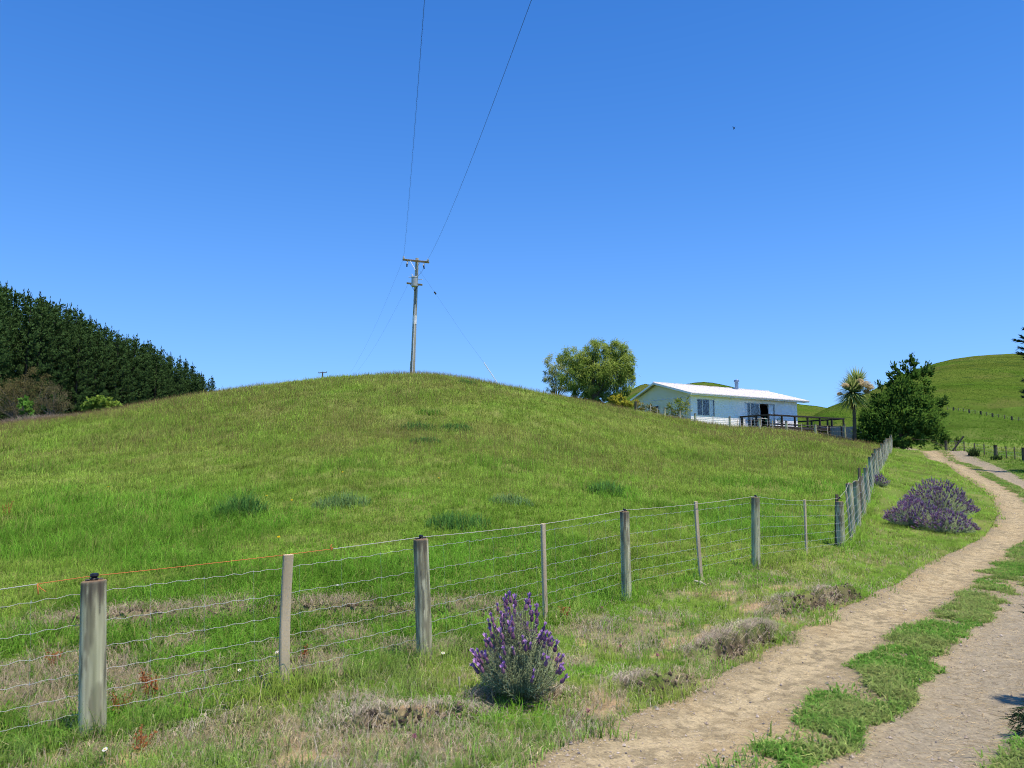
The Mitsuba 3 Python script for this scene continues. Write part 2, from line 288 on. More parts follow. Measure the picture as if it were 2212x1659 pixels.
# the farm track: one sheet with two wheel ruts
ty = spaced(2.4, 9, .05, 1.012, (2.0, 63)); tt = np.linspace(-.78, 2.5, 62)
TT, TY = np.meshgrid(tt, ty, indexing='ij'); TX = track_x(np.clip(TY, -9, 69)) + TT
rutL = np.exp(-(TT / .38) ** 2); rutR = np.exp(-((TT - 1.62) / .42) ** 2)
TZ = terrain(TX, TY) + micro(TX, TY) + .012 - .035 * rutL - .03 * rutR + (fb(TX, TY, 3, 2, 51) - .5) * .016 + (fb(TX, TY, 40, 1, 52) - .5) * .007
edge = np.maximum(sst(-.55, -.76, TT), sst(2.25, 2.48, TT)); TZ -= edge * .09
n, m = TX.shape; i, j = np.meshgrid(np.arange(n - 1), np.arange(m - 1), indexing='ij'); i, j = i.ravel(), j.ravel()
q = np.stack([i * m + j, (i + 1) * m + j, (i + 1) * m + j + 1, i * m + j + 1], 1)
scene['track'] = mikit.ply((np.stack([TX, TY, TZ], -1).reshape(-1, 3), np.vstack([q[:, [0, 1, 2]], q[:, [0, 2, 3]]])), 'track_dirt', smooth=True, uv=np.stack([TT, TY], -1).reshape(-1, 2))
lab('track', 'pale two-rut dirt farm track curving up to the trees', kind='structure')
TRACKZ = RegularGridInterpolator((tt, ty), TZ, bounds_error=False, fill_value=None)
def track_z(x, y): return TRACKZ(np.stack([np.asarray(x) - track_x(np.clip(y, -9, 69)), np.asarray(y)], -1))

# ------------------------------------------------------------------ grass
def blades(p, h, w, lean, cb, ct, bend=None, r=rng):
    """bent three-triangle blades; p (n,3), h, w, lean (n,), colours (n,3)"""
    n = len(p); a = r.uniform(0, 2 * np.pi, n); b = a + np.pi / 2 + r.normal(0, .5, n) if bend is None else bend
    side = np.stack([np.cos(a), np.sin(a), np.zeros(n)], 1) * (w / 2)[:, None]; ln = np.stack([np.cos(b), np.sin(b), np.zeros(n)], 1)
    hh, ll = h[:, None], (h * lean)[:, None]; up = np.array([0, 0, 1.0])
    mid = p + up * hh * .58 + ln * ll * .30; tip = p + up * hh * np.sqrt(np.maximum(1 - .5 * np.minimum(lean, 1.3) ** 2, .12))[:, None] + ln * ll
    base = p - up * .01
    v = np.stack([base - side, base + side, mid - side * .8, mid + side * .8, tip], 1).reshape(-1, 3)
    k = np.arange(n)[:, None] * 5; f = np.stack([k + [0, 1, 3], k + [0, 3, 2], k + [2, 3, 4]], 1).reshape(-1, 3)
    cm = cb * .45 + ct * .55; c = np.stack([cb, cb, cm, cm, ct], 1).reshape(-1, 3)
    return v, f, c
def join(*parts):
    V, F, C, k = [], [], [], 0
    for v, f, c in parts: V.append(v); F.append(f + k); C.append(c); k += len(v)
    return np.vstack(V), np.vstack(F), np.vstack(C)
def wedge(n, d0, d1, g, half=41, r=rng):
    """points on the ground round the camera, thinning out as distance^-g"""
    e = 2 - g; t = r.uniform(0, 1, n); d = (d0 ** e + t * (d1 ** e - d0 ** e)) ** (1 / e); a = np.radians(r.uniform(-half, half, n))
    return d * np.sin(a), d * np.cos(a), d
GREEN = np.array([1.12, 1.33, .96])
def clumped(n, d0, d1, g, half, r, per=10, sig=.035, sigd=.004):
    """blades in tufts: positions, distance and the number of the tuft each belongs to"""
    m = n // per; x, y, d = wedge(m, d0, d1, g, half, r); i = np.repeat(np.arange(m), per); sg = (sig + sigd * d[i])
    x, y = x[i] + r.normal(0, 1, m * per) * sg, y[i] + r.normal(0, 1, m * per) * sg
    return x, y, np.hypot(x, y), i, r.uniform(.55, 1.4, m)[i], r.normal(1, .32, m).clip(.4, 1.9)[i], r.uniform(0, 1, m)[i]
def jit(c, r, s=.16): return c * r.normal(1, s, (len(c), 1)).clip(.55, 1.6)
def px_size(d, k): return k * d / 733.0
def hit(px, py, h=0.0, d0=3.0, d1=70.0):
    """where the sight line through a pixel of the photograph comes within h of the ground"""
    d = np.geomspace(d0, d1, 1500); p = EYE + ray(px, py) * (d / ray(px, py)[1])[:, None]; below = p[:, 2] < gz(p[:, 0], p[:, 1]) + h
    return p[int(np.argmax(below))] if below.any() else p[-1]

def meadow():
    r = np.random.default_rng(11)
    x, y, d, ci, ch, cc, cu = clumped(760000, 4.5, 66, 1.5, 39, r, 12, .03, .0035); n = len(x)
    s = x - fence_x(np.clip(y, -8, 80)); dr_ = dry(x, y); ok = (s < .12) & (r.uniform(0, 1, n) < 1 - .93 * dr_) & ~((x > 14) & (y > 57)) & (d > 4)
    x, y, d, s, ch, cc, cu, dr_ = (a[ok] for a in (x, y, d, s, ch, cc, cu, dr_)); n = len(x); z = gz(x, y); p = np.stack([x, y, z], 1)
    a = fb(x, y, .16, 3, 71); b = fb(x, y, .9, 3, 72); up = sst(.7, 2.8, z); tan_ = sst(.46, .62, fb(x, y, .33, 3, 74)) * sst(.5, 2.0, z); lush = sst(.50, .64, fb(x, y, .42, 2, 77)) * (1 - up * .7)
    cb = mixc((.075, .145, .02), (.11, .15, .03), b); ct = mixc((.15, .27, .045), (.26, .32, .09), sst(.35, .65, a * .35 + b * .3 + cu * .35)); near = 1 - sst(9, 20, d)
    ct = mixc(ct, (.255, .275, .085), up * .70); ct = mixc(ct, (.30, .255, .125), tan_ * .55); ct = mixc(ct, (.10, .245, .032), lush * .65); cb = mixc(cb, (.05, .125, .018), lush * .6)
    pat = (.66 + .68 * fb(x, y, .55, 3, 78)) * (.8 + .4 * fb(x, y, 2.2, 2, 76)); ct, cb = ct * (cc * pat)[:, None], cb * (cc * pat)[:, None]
    h = r.gamma(8, .0145, n) * (1 + .55 * lush + .30 * up) * (.75 + .5 * b) * ch; h *= sst(-.2, -1.2, s) * .4 + .6; h *= (1 - .5 * dr_) * (1 - .22 * near)
    w = np.maximum(r.uniform(.004, .008, n), px_size(d, .32) * r.uniform(.6, 1.3, n)); rand = r.uniform(0, 1, n)
    st_ = rand < .05 + .13 * sst(-4.0, -.2, s) * (1 - sst(9, 13, y)) + .05 * up; ct = np.where(st_[:, None], (.40, .345, .18), ct); ct = np.where((rand > .94)[:, None], ct * 1.5, ct)
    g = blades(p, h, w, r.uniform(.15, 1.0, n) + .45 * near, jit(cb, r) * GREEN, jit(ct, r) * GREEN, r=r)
    # flowering stems
    m = 170000; x, y, d = wedge(m, 9, 64, 1.2, r=r); s = x - fence_x(np.clip(y, -8, 80)); z = gz(x, y)
    ok = (s < -.6) & (r.uniform(0, 1, m) < .08 + .92 * sst(.5, 2.6, z) * sst(.28, .55, fb(x, y, .22, 3, 79))) & ~((x > 14) & (y > 57))
    x, y, d, z = x[ok], y[ok], d[ok], z[ok]; m = len(x); p = np.stack([x, y, z], 1)
    hs = r.uniform(.24, .46, m); w = np.maximum(.003, px_size(d, .15))
    cb = mixc((.10, .13, .035), (.15, .14, .05), r.uniform(0, 1, m)); ct = mixc((.16, .105, .07), (.24, .185, .105), r.uniform(0, 1, m))
    st = blades(p, hs, w * np.ones(m), r.uniform(.1, .5, m), jit(cb, r), jit(ct, r), r=r)
    return join(g, st)
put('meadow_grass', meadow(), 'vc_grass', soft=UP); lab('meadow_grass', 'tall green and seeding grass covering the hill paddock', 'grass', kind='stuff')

def verge():
    r = np.random.default_rng(12)
    x, y, d, ci, ch, cc, cu = clumped(520000, 3.6, 60, 1.75, 42, r, 14, .022, .0035); n = len(x); s = x - fence_x(np.clip(y, -8, 80)); t = x - track_x(np.clip(y, -9, 69)); jag = (fb(x, y, 2.6, 3, 81) - .5) * 1.1 + r.normal(0, .05, n)
    ok = (s > -.05) & (t < -.52 + jag * .55) & (y < 62); k = np.maximum(bare(x, y), scarp_face(x, y)); ok &= (r.uniform(0, 1, n) > k * .95) & (d > 3.2)
    x, y, d, s, t, ch, cc, cu = (a[ok] for a in (x, y, d, s, t, ch, cc, cu)); n = len(x); z = gz(x, y); z = np.where((t > -.77) & (y > 2.1) & (y < 62), np.maximum(z, track_z(x, np.clip(y, 2.1, 62))), z); p = np.stack([x, y, z], 1)
    dr_, b = dry(x, y), fb(x, y, 1.8, 3, 83); dead = (.55 * cu + .45 * r.uniform(0, 1, n)) < dr_ * .44 + .16
    far = sst(10, 16, y)
    cb = mixc((.085, .16, .025), (.14, .17, .05), b); ct = mixc((.15, .31, .04), (.28, .34, .09), sst(.4, .62, b)); ct = mixc(ct, (.28, .38, .09), far * .6)
    sage = sst(.5, .62, fb(x, y, 1.1, 2, 87)) * (1 - far) * sst(1.6, -.3, x); ct = mixc(ct, (.20, .26, .12), sage * .7)
    gd = r.uniform(0, 1, n); cd = mixc((.33, .29, .19), (.56, .50, .33), gd); cd = mixc(cd, (.46, .44, .36), sst(.5, .7, fb(x, y, 2.5, 2, 88)))
    cb = np.where(dead[:, None], cd * .75, cb); ct = np.where(dead[:, None], cd, ct)
    ct, cb = ct * cc[:, None], cb * cc[:, None]; h = r.gamma(6, .0115, n) * (.7 + .6 * b) * ch * (1 + 1.2 * sst(.5, .05, s)) ; h = np.where(dead, h * .8, h)
    lean = np.where(dead, r.uniform(.8, 1.8, n), r.uniform(.25, 1.2, n)); w = np.maximum(r.uniform(.003, .0065, n), px_size(d, .38))
    gg = np.where(dead[:, None], 1.0, GREEN); g = blades(p, h, w, lean, jit(cb, r) * gg, jit(ct, r) * gg, r=r)
    # dead tangles hanging over the little bank
    out = [g]
    for (x0, y0), (x1, y1), hh in SCARPS:
        m = 1300 if x0 > .5 else 450; q = r.uniform(-.2, 1.2, m); ax, ay = x1 - x0, y1 - y0; L = math.hypot(ax, ay); off = r.normal(.10, .07, m)
        xx = x0 + ax * q - ay / L * off; yy = y0 + ay * q + ax / L * off; keep = fb(xx, yy, 2.5, 2, 89) > .42; xx, yy = xx[keep], yy[keep]; m = len(xx)
        c = mixc((.26, .23, .17), (.68, .63, .53), r.uniform(0, 1, m)); dirn = np.arctan2(-ax, ay) + r.normal(0, .8, m)
        out.append(blades(np.stack([xx, yy, gz(xx, yy)], 1), r.uniform(.05, .13, m), np.full(m, .005), r.uniform(1.1, 2.0, m), jit(c * .8, r), jit(c, r), bend=dirn, r=r))
    # dead bits lying all over the verge
    m = 70000; xx, yy, dd = wedge(m, 3.5, 16, 1.6, 42, r); s = xx - fence_x(np.clip(yy, -8, 80)); t = xx - track_x(np.clip(yy, -9, 69)); ok = (s > 0) & (t < -.55) & (r.uniform(0, 1, m) < .35 + .65 * np.maximum(dry(xx, yy), bare(xx, yy))); xx, yy, dd = xx[ok], yy[ok], dd[ok]; m = len(xx)
    c = mixc((.24, .20, .13), (.62, .55, .38), r.uniform(0, 1, m) ** 1.2); c = mixc(c, (.54, .51, .45), (r.uniform(0, 1, m) < .3) * .7); out.append(blades(np.stack([xx, yy, gz(xx, yy) + r.uniform(0, .03, m)], 1), r.uniform(.03, .09, m), np.maximum(.0035, px_size(dd, .4)), r.uniform(1.3, 2.4, m), jit(c * .75, r), jit(c, r), r=r))
    # thatch inside the fence
    m = 130000; xx, yy, dd = wedge(m, 4.2, 13, 1.5, r=r); s = xx - fence_x(np.clip(yy, -8, 80)); ok = (s < .1) & (r.uniform(0, 1, m) < dry(xx, yy) * .9)
    xx, yy, dd = xx[ok], yy[ok], dd[ok]; m = len(xx); c = mixc((.20, .165, .11), (.60, .54, .40), r.uniform(0, 1, m))
    out.append(blades(np.stack([xx, yy, gz(xx, yy)], 1), r.uniform(.06, .17, m), np.maximum(.004, px_size(dd, .45)), r.uniform(.7, 1.7, m), jit(c * .7, r), jit(c, r), r=r))
    return join(*out)
put('verge_grass', verge(), 'vc_grass', soft=UP); lab('verge_grass', 'short patchy green and straw-coloured grass between fence and track', 'grass', kind='stuff')

def strip():
    r = np.random.default_rng(13)
    def along(m, t0, t1, per, e=-.35):
        u = r.uniform(0, 1, m); y = (3.3 ** e + u * (58 ** e - 3.3 ** e)) ** (1 / e); t = r.uniform(t0, t1, m); i = np.repeat(np.arange(m), per); sg = .02 + .0035 * y[i]
        y2 = np.maximum(y[i] + r.normal(0, 1, m * per) * sg, 2.6); x2 = track_x(np.clip(y[i], -9, 69)) + t[i] + r.normal(0, 1, m * per) * sg
        return x2, y2, r.uniform(.55, 1.4, m)[i], r.normal(1, .24, m).clip(.45, 1.7)[i]
    x, y, ch, cc = (np.concatenate(a) for a in zip(along(17000, .15, 1.45, 14), along(15000, 2.0, 5.5, 12))); n = len(x); t = x - track_x(np.clip(y, -9, 69)); d = np.hypot(x, y)
    jag = fb(x, y, 2.2, 3, 91) - .5; cov = sst(-.04, .14, .36 + jag * .62 - np.abs(t - .80)) * (.05 + .95 * sst(.34, .46, fb(x, y, 2.4, 2, 92) + .05)) * (1 - .55 * sst(26, 40, y)); right = sst(2.05, 2.35, t + jag * .9) * (x < 60)
    ok = r.uniform(0, 1, n) < np.maximum(cov * (t < 1.7), right * .95)
    x, y, d, t, ch, cc = x[ok], y[ok], d[ok], t[ok], ch[ok], cc[ok]; n = len(x); ontr = t < 2.4; z = np.where(ontr, track_z(x, np.clip(y, 2.05, 62)), gz(x, y)); p = np.stack([x, y, z], 1)
    b = fb(x, y, 2.2, 2, 93); cb = mixc((.07, .15, .028), (.11, .17, .045), b); ct = mixc((.11, .255, .04), (.22, .28, .09), sst(.4, .65, b))
    dead = r.uniform(0, 1, n) < .16; ct = np.where(dead[:, None], (.40, .34, .2), ct * [1.22, 1.02, 1.6])
    ct, cb = ct * cc[:, None], cb * cc[:, None]; h = r.gamma(6, .0072, n) * (.6 + .7 * b) * ch * np.where(t < 1.7, sst(.55, .25, np.abs(t - .8)) * .5 + .5, 1.2); w = np.maximum(r.uniform(.004, .013, n), px_size(d, .38))
    return blades(p, h, w, r.uniform(.7, 1.9, n), jit(cb, r) * GREEN, jit(ct, r) * GREEN, r=r)
put('track_grass', strip(), 'vc_grass', soft=UP); lab('track_grass', 'low green weeds and grass between the wheel ruts and right of them', 'grass', kind='stuff')

def paddock():
    r = np.random.default_rng(14); n = 190000
    x, y, d = wedge(n, 24, 205, 1.35, half=40, r=r); t = x - track_x(np.clip(y, -9, 69)); ok = (((t > 2.6) & (y < 70)) | (y > 66) & (x / y > .30)); ok &= x / y > .2
    x, y, d = x[ok], y[ok], d[ok]; n = len(x); p = np.stack([x, y, gz(x, y)], 1); a, b = fb(x, y, .06, 3, 95), fb(x, y, .5, 2, 96)
    cb = mixc((.08, .15, .025), (.11, .155, .03), b); ct = mixc((.105, .185, .035), (.165, .19, .05), sst(.38, .62, a)); low = sst(.12, .03, (p[:, 2] - 1.6) / d); ct = mixc(ct, (.09, .20, .03), low * .5)
    ct *= (.65 + .7 * b)[:, None]
    return blades(p, r.uniform(.08, .24, n), px_size(d, .45), r.uniform(.5, 1.3, n), jit(cb, r) * [.74, .96, .62], jit(ct, r) * [.74, .96, .62], r=r)
put('hill_grass', paddock(), 'vc_grass', soft=UP); lab('hill_grass', 'grazed green grass on the slope beyond the track', 'grass', kind='stuff')

# gravel and straw on the track
def gravel():
    r = np.random.default_rng(15); n = 17000; y = 3.3 + 20 * r.uniform(0, 1, n) ** 1.8; t = r.uniform(-.75, 2.4, n); y += 0
    k = .25 + sst(.25, .5, np.minimum(np.abs(t), np.abs(t - 1.62))); ok = r.uniform(0, 1, n) < k; t, y = t[ok], y[ok]; n = len(t); x = track_x(y) + t
    s = r.gamma(1.5, .0026, n) + .002; c = np.vstack([track_z(x, y)]).T[:, 0]
    oc = np.array([[1, 0, 0], [0, 1, 0], [-1, 0, 0], [0, -1, 0], [.2, .1, .8], [0, 0, -.5]]); of = np.array([[0, 1, 4], [1, 2, 4], [2, 3, 4], [3, 0, 4], [1, 0, 5], [2, 1, 5], [3, 2, 5], [0, 3, 5]])
    ang = r.uniform(0, 6.28, n); ca, sa = np.cos(ang), np.sin(ang); v = oc[None] * r.uniform(.6, 1.3, (n, 6, 1)) * s[:, None, None]
    v = np.stack([v[..., 0] * ca[:, None] - v[..., 1] * sa[:, None], v[..., 0] * sa[:, None] + v[..., 1] * ca[:, None], v[..., 2]], -1) + np.stack([x, y, c + s * .3], 1)[:, None]
    col = mixc((.30, .25, .19), (.52, .47, .40), r.uniform(0, 1, n)); col = np.where((r.uniform(0, 1, n) < .12)[:, None], (.16, .15, .15), col)
    return v.reshape(-1, 3), (of[None] + np.arange(n)[:, None, None] * 6).reshape(-1, 3), np.repeat(col, 6, axis=0)
def clods():
    r = np.random.default_rng(18); V = []; k0 = 0
    ico = trimesh.creation.icosphere(subdivisions=1); F = []; C = []
    for (x0, y0), (x1, y1), h in SCARPS:
        L = math.hypot(x1 - x0, y1 - y0); ax, ay = (x1 - x0) / L, (y1 - y0) / L; m = int(230 * L)
        for _ in range(m):
            q, o = r.uniform(-.05, L + .05), r.normal(-.03, .05); xx, yy = x0 + ax * q - ay * o, y0 + ay * q + ax * o; w = (meshkit.fbm(np.array([[xx * 4, yy * 4, 0.0]]), 2, 21)[0] - .5) * .22; xx, yy = xx + ay * w, yy - ax * w
            s_ = r.gamma(1.6, .0042) + .0035; v = ico.vertices * (1 + r.normal(0, .22, (len(ico.vertices), 1))) * s_ * r.uniform(.6, 1.3, 3) + [xx, yy, gz(xx, yy) + s_ * .2]; V.append(v); F.append(ico.faces + k0); k0 += len(v)
            C.append(np.tile(mixc((.06, .045, .032), (.30, .24, .17), r.uniform(0, 1) ** 1.6), (len(v), 1)))
    return np.vstack(V), np.vstack(F), np.vstack(C)
put('soil_clods', clods(), 'vc_matte'); lab('soil_clods', 'crumbled dark soil clods along the broken little bank', 'soil', kind='stuff')
put('gravel', gravel(), 'vc_matte'); lab('gravel', 'small loose stones scattered over the dirt track', 'gravel', kind='stuff')
def straw():
    r = np.random.default_rng(16); n = 9500; y = 3.3 + 10 * r.uniform(0, 1, n) ** 1.7; t = np.where(r.uniform(0, 1, n) < .70, r.normal(1.75, .5, n), np.where(r.uniform(0, 1, n) < .6, r.normal(-.55, .16, n), r.normal(.35, .2, n))); t = t.clip(-.75, 2.4); x = track_x(y) + t
    p = np.stack([x, y, track_z(x, y) + .003], 1); a = r.uniform(0, 6.28, n); L = r.gamma(2.6, .028, n); w = r.uniform(.0012, .003, n)
    dv = np.stack([np.cos(a), np.sin(a), r.normal(0, .08, n)], 1) * L[:, None] / 2; sv = np.stack([-np.sin(a), np.cos(a), np.zeros(n)], 1) * w[:, None]; up = np.array([0, 0, 1.0]) * .003
    v = np.stack([p - dv, p + dv + up, p + sv + up * 1.5], 1).reshape(-1, 3); f = np.arange(3 * n).reshape(-1, 3)
    return v, f, np.repeat(jit(mixc((.50, .40, .24), (.68, .58, .38), r.uniform(0, 1, n)), r), 3, axis=0)
put('straw', straw(), 'vc_grass'); lab('straw', 'dry straw bits lying on the dirt track', 'straw', kind='stuff')

# ------------------------------------------------------------------ fences
def timber(base, top, r0, r1, seed, sides=18, rings=26, dark=.22, sink=.25, tone=0.0, ridge=.02):
    """a weathered round post with checks, stains and a slightly rounded head"""
    base, top = np.asarray(base, float), np.asarray(top, float); ax = nrm(top - base); base = base - ax * sink; L = np.linalg.norm(top - base)
    a = nrm(np.cross(ax, [0, 1, 0.01])); b = np.cross(ax, a); t = np.concatenate([np.linspace(0, 1, rings), [1.0, 1.0]]); rr = r0 + (r1 - r0) * t; rr[-3] *= 1.0; rr[-2] *= .93; rr[-1] *= .05
    hh = t * L; hh[-2] += .006; hh[-1] += .009; ang = np.arange(sides) / sides * 2 * np.pi
    A, Hh = np.meshgrid(ang, hh); q = np.stack([np.cos(A) * 1.6 + seed * 7.1, np.sin(A) * 1.6, Hh * 1.1], -1)
    rad = rr[:, None] * (1 + (meshkit.fbm(q * 1.1, 3, seed) - .5) * .12 + (meshkit.fbm(np.stack([np.cos(A) * 6, np.sin(A) * 6, Hh * .8], -1), 2, seed + 3) - .5) * ridge * 2.5)
    v = base + rad[..., None] * (np.cos(A)[..., None] * a + np.sin(A)[..., None] * b) + Hh[..., None] * ax
    g = meshkit.fbm(np.stack([np.cos(A) * 5, np.sin(A) * 5, Hh * 1.6], -1), 3, seed + 5); g2 = meshkit.fbm(np.stack([np.cos(A) * 2, np.sin(A) * 2, Hh * 4], -1), 3, seed + 9)
    fine = meshkit.fbm(np.stack([np.cos(A) * 14, np.sin(A) * 14, Hh * 3.0], -1), 3, seed + 6); c = mixc((.23, .225, .165), (.46, .435, .345), sst(.28, .72, g)); c = mixc(c, (.115, .10, .08), sst(.50, .62, g2) * .7); c = mixc(c, (.32, .34, .235), sst(.5, .7, meshkit.fbm(q * .6, 2, seed + 2)) * .55); c = c * (.62 + .95 * fine)[..., None] * [1.06, 1.10, .95]; c = mixc(c, (.05, .045, .04), sst(.70, .75, meshkit.fbm(np.stack([np.cos(A) * 7, np.sin(A) * 7, Hh * 2.6], -1), 3, seed + 8)) * .7); kn = np.exp(-(((A - 4.5 - seed % 3 * .4) / .25) ** 2 + ((Hh - .42 * L) / .06) ** 2)); c = mixc(c, (.13, .115, .09), kn * .6)
    hd = sst(dark * L, .02, (L - Hh) + (g - .5) * .30); c = mixc(c, (.075, .06, .05), hd * .72); c[-2:] = mixc(c[-2:], np.array([.20, .13, .075]), np.full(c[-2:].shape[:2], .7)); c *= 1 + tone
    n, m = A.shape; i, j = np.meshgrid(np.arange(n - 1), np.arange(m), indexing='ij'); i, j = i.ravel(), j.ravel()
    f = np.stack([i * m + j, i * m + (j + 1) % m, (i + 1) * m + (j + 1) % m, (i + 1) * m + j], 1)
    return v.reshape(-1, 3), np.vstack([f[:, [0, 1, 2]], f[:, [0, 2, 3]]]), c.reshape(-1, 3)
def stave(base, top, w, th, facing, seed, sink=.2, tone=0.0, col=(.40, .36, .29)):
    """a sawn batten with worn arrises, slightly bowed"""
    base, top = np.asarray(base, float), np.asarray(top, float); ax = nrm(top - base); base = base - ax * sink; L = np.linalg.norm(top - base)
    n_ = np.array([facing[0], facing[1], 0.0]); n_ = nrm(n_ - ax * (n_ @ ax)); s_ = np.cross(ax, n_); ch = .18 * min(w, th)
    ring = np.array([[-w / 2, -th / 2 + ch], [-w / 2 + ch, -th / 2], [w / 2 - ch, -th / 2], [w / 2, -th / 2 + ch], [w / 2, th / 2 - ch], [w / 2 - ch, th / 2], [-w / 2 + ch, th / 2], [-w / 2, th / 2 - ch]])
    t = np.concatenate([np.linspace(0, 1, 12), [1.0, 1.0]]); k = np.ones(14); k[-2] = .86; k[-1] = .02; r = np.random.default_rng(seed); bow = r.normal(0, .012)
    V, C = [], []
    for i, ti in enumerate(t):
        c0 = base + ax * (L * ti + (.004 if i >= 12 else 0)) + s_ * bow * math.sin(ti * 3.1)
        V.append(c0 + (ring[:, :1] * s_ + ring[:, 1:] * n_) * k[i])
        g = meshkit.fbm(np.stack([ring[:, 0] * 40, ring[:, 1] * 40, np.full(8, ti * L * 2.0)], -1), 3, seed); cc = mixc(np.array(col) * .75, np.array(col) * 1.15, sst(.3, .7, g)) * [1.12, 1.06, .9]
        if i >= 12: cc = cc * 1.25
        C.append(cc * (1 + tone))
    m = 8; n = 14; i, j = np.meshgrid(np.arange(n - 1), np.arange(m), indexing='ij'); i, j = i.ravel(), j.ravel()
    f = np.stack([i * m + j, i * m + (j + 1) % m, (i + 1) * m + (j + 1) % m, (i + 1) * m + j], 1)
    return np.vstack(V), np.vstack([f[:, [0, 1, 2]], f[:, [0, 2, 3]]]), np.vstack(C)
def insulator(p, along, r=.022):
    m = MB(); along = nrm(along)
    m.lathe([(.001, 0), (r * .9, 0), (r * 1.1, r * .5), (r * .7, r * .9), (r * 1.1, r * 1.3), (r * .9, r * 1.9), (.001, r * 2.0)], base=p, sides=10)
    m.tube([p + along * -.05 + [0, 0, .008], p + along * .05 + [0, 0, .008]], .007, 6); return m
def wire(pts, rad, sides=5): return MB().tube(pts, rad, sides, caps=False)
def kinked(p0, p1, seed, sag=.0, amp=.004, step=.06):
    n = max(3, int(np.linalg.norm(p1 - p0) / step)); t = np.linspace(0, 1, n); p = p0 + (p1 - p0) * t[:, None]; r = np.random.default_rng(seed)
    p[:, 2] += -sag * 4 * t * (1 - t) + amp * np.where(np.arange(n) % 2 == 0, 1, -1) * (np.arange(n) > 0) * (np.arange(n) < n - 1) + r.normal(0, amp * .3, n) * (t > 0) * (t < 1)
    return p

# the near fence along the track: bottom and top of each post read off the photograph, depth from its height
def depth_of(px, py, hpx, h):
    zc = h * FOC / hpx; return zc * ray(px, py)[1]
F1 = 'wire_fence'
posts = [((199, 1610), (203, 1256), .073), ((918, 1432), (909, 1166), .0625), ((1354, 1294), (1349, 1106), .056), ((1633, 1226), (1632, 1075), .060), ((1818, 1190), (1813, 1084), .068)]
PB, PT = [], []
for k, (b, t, r) in enumerate(posts):
    hgt = 1.0 if k < 4 else .86; d = depth_of(*b, math.hypot(b[0] - t[0], b[1] - t[1]), hgt); B = at(*b, d); B[2] = min(B[2], gz(B[0], B[1]) + .0); Tt = at(*t, d); PB.append(B); PT.append(Tt)
lead = PB[0] + (PB[0] - PB[1]) * .95; lead_t = PT[0] + (PB[0] - PB[1]) * .95 + [0, 0, -.06]; lead[2] = gz(lead[0], lead[1]); PB.insert(0, lead); PT.insert(0, lead_t); posts.insert(0, (None, None, .07))
for k in range(6):
    if k == 0: continue
    key = num(F1 + '__post'); put(key, timber(PB[k], PT[k], posts[k][2] * 1.06, posts[k][2] * .97, 3 + k, 44, 120, [.2, .13, .10, .16, .2, .14][k]), 'vc_matte', smooth=True)
    if k < 5: put(num(key + '__insulator'), insulator(PT[k] + [0, 0, .004], PB[k] - PB[k - 1], .024 if k == 1 else .018), 'black_plastic', smooth=30)
    lab(key, ['', 'thick weathered post with rust-stained top, nearest the camera', 'weathered post with a white paint streak, left of the near lavender', 'grey post with a dark top', 'upright grey post with brown stained top', 'short corner post with a reddish rotten top'][k])
# the dark board behind the corner post carries the hot wire on
bd = at(1808, 1188, PB[5][1] + .12); bt = at(1808, 1068, PB[5][1] + .12); put(F1 + '__offset_board', stave(bd, bt, .06, .03, (.3, -1), 40, tone=-.72), 'vc_matte'); lab(F1 + '__offset_board', 'dark narrow board standing behind the corner post')
put(F1 + '__offset_board__insulator', insulator(bt + np.array([.02, -.03, -.08]), [1, .2, 0], .02), 'black_plastic', smooth=30)
staves = [((616, 1476), (623, 1199), 1, .070, .04), ((1179, 1332), (1173, 1132), 2, .052, .035), ((1515, 1248), (1503, 1084), 3, .062, .03), ((1742, 1214), (1738, 1080), 4, .05, .03)]
for k, (b, t, i, w, th) in enumerate(staves):
    d0, d1 = PB[i], PB[i + 1]
    rr_ = ray(*b); n2 = np.array([-(d1 - d0)[1], (d1 - d0)[0]]); tpar = (d0[:2] @ n2) / (rr_[:2] @ n2); d = rr_[1] * tpar + .01; B, Tt = at(*b, d), at(*t, d)
    key = num(F1 + '__batten'); put(key, stave(B, Tt, w, th, ((d1 - d0)[1], -(d1 - d0)[0]), 60 + k, sink=max(.05, B[2] - gz(B[0], B[1]) + .08)), 'vc_matte')
FR = [.925, .735, .575, .43, .30, .185]
for w_, fr in enumerate(FR):
    m = MB()
    for k in range(5):
        side = nrm(np.array([(PB[k + 1] - PB[k])[1], -(PB[k + 1] - PB[k])[0], 0])); o = side * -.0
        ra, rb = posts[k][2], posts[k + 1][2]; a = PB[k] + (PT[k] - PB[k]) * fr - side * ra * .9 * (k == 9); b = PB[k + 1] + (PT[k + 1] - PB[k + 1]) * fr
        if k == 0: a = lead + (lead_t - lead) * fr
        ext = 0.0; p = kinked(a, b, 100 + w_ * 7 + k, sag=.012, amp=.0045); p -= side * np.linspace(ra * .98, rb * .98 * (k < 4) , len(p))[:, None] if k < 4 else side * np.linspace(ra, -rb, len(p))[:, None]
        m.tube(p, .0015 + .00004 * a[1], 5, caps=False)
    put(num(F1 + '__line_wire'), m, 'wire_steel', smooth=True)
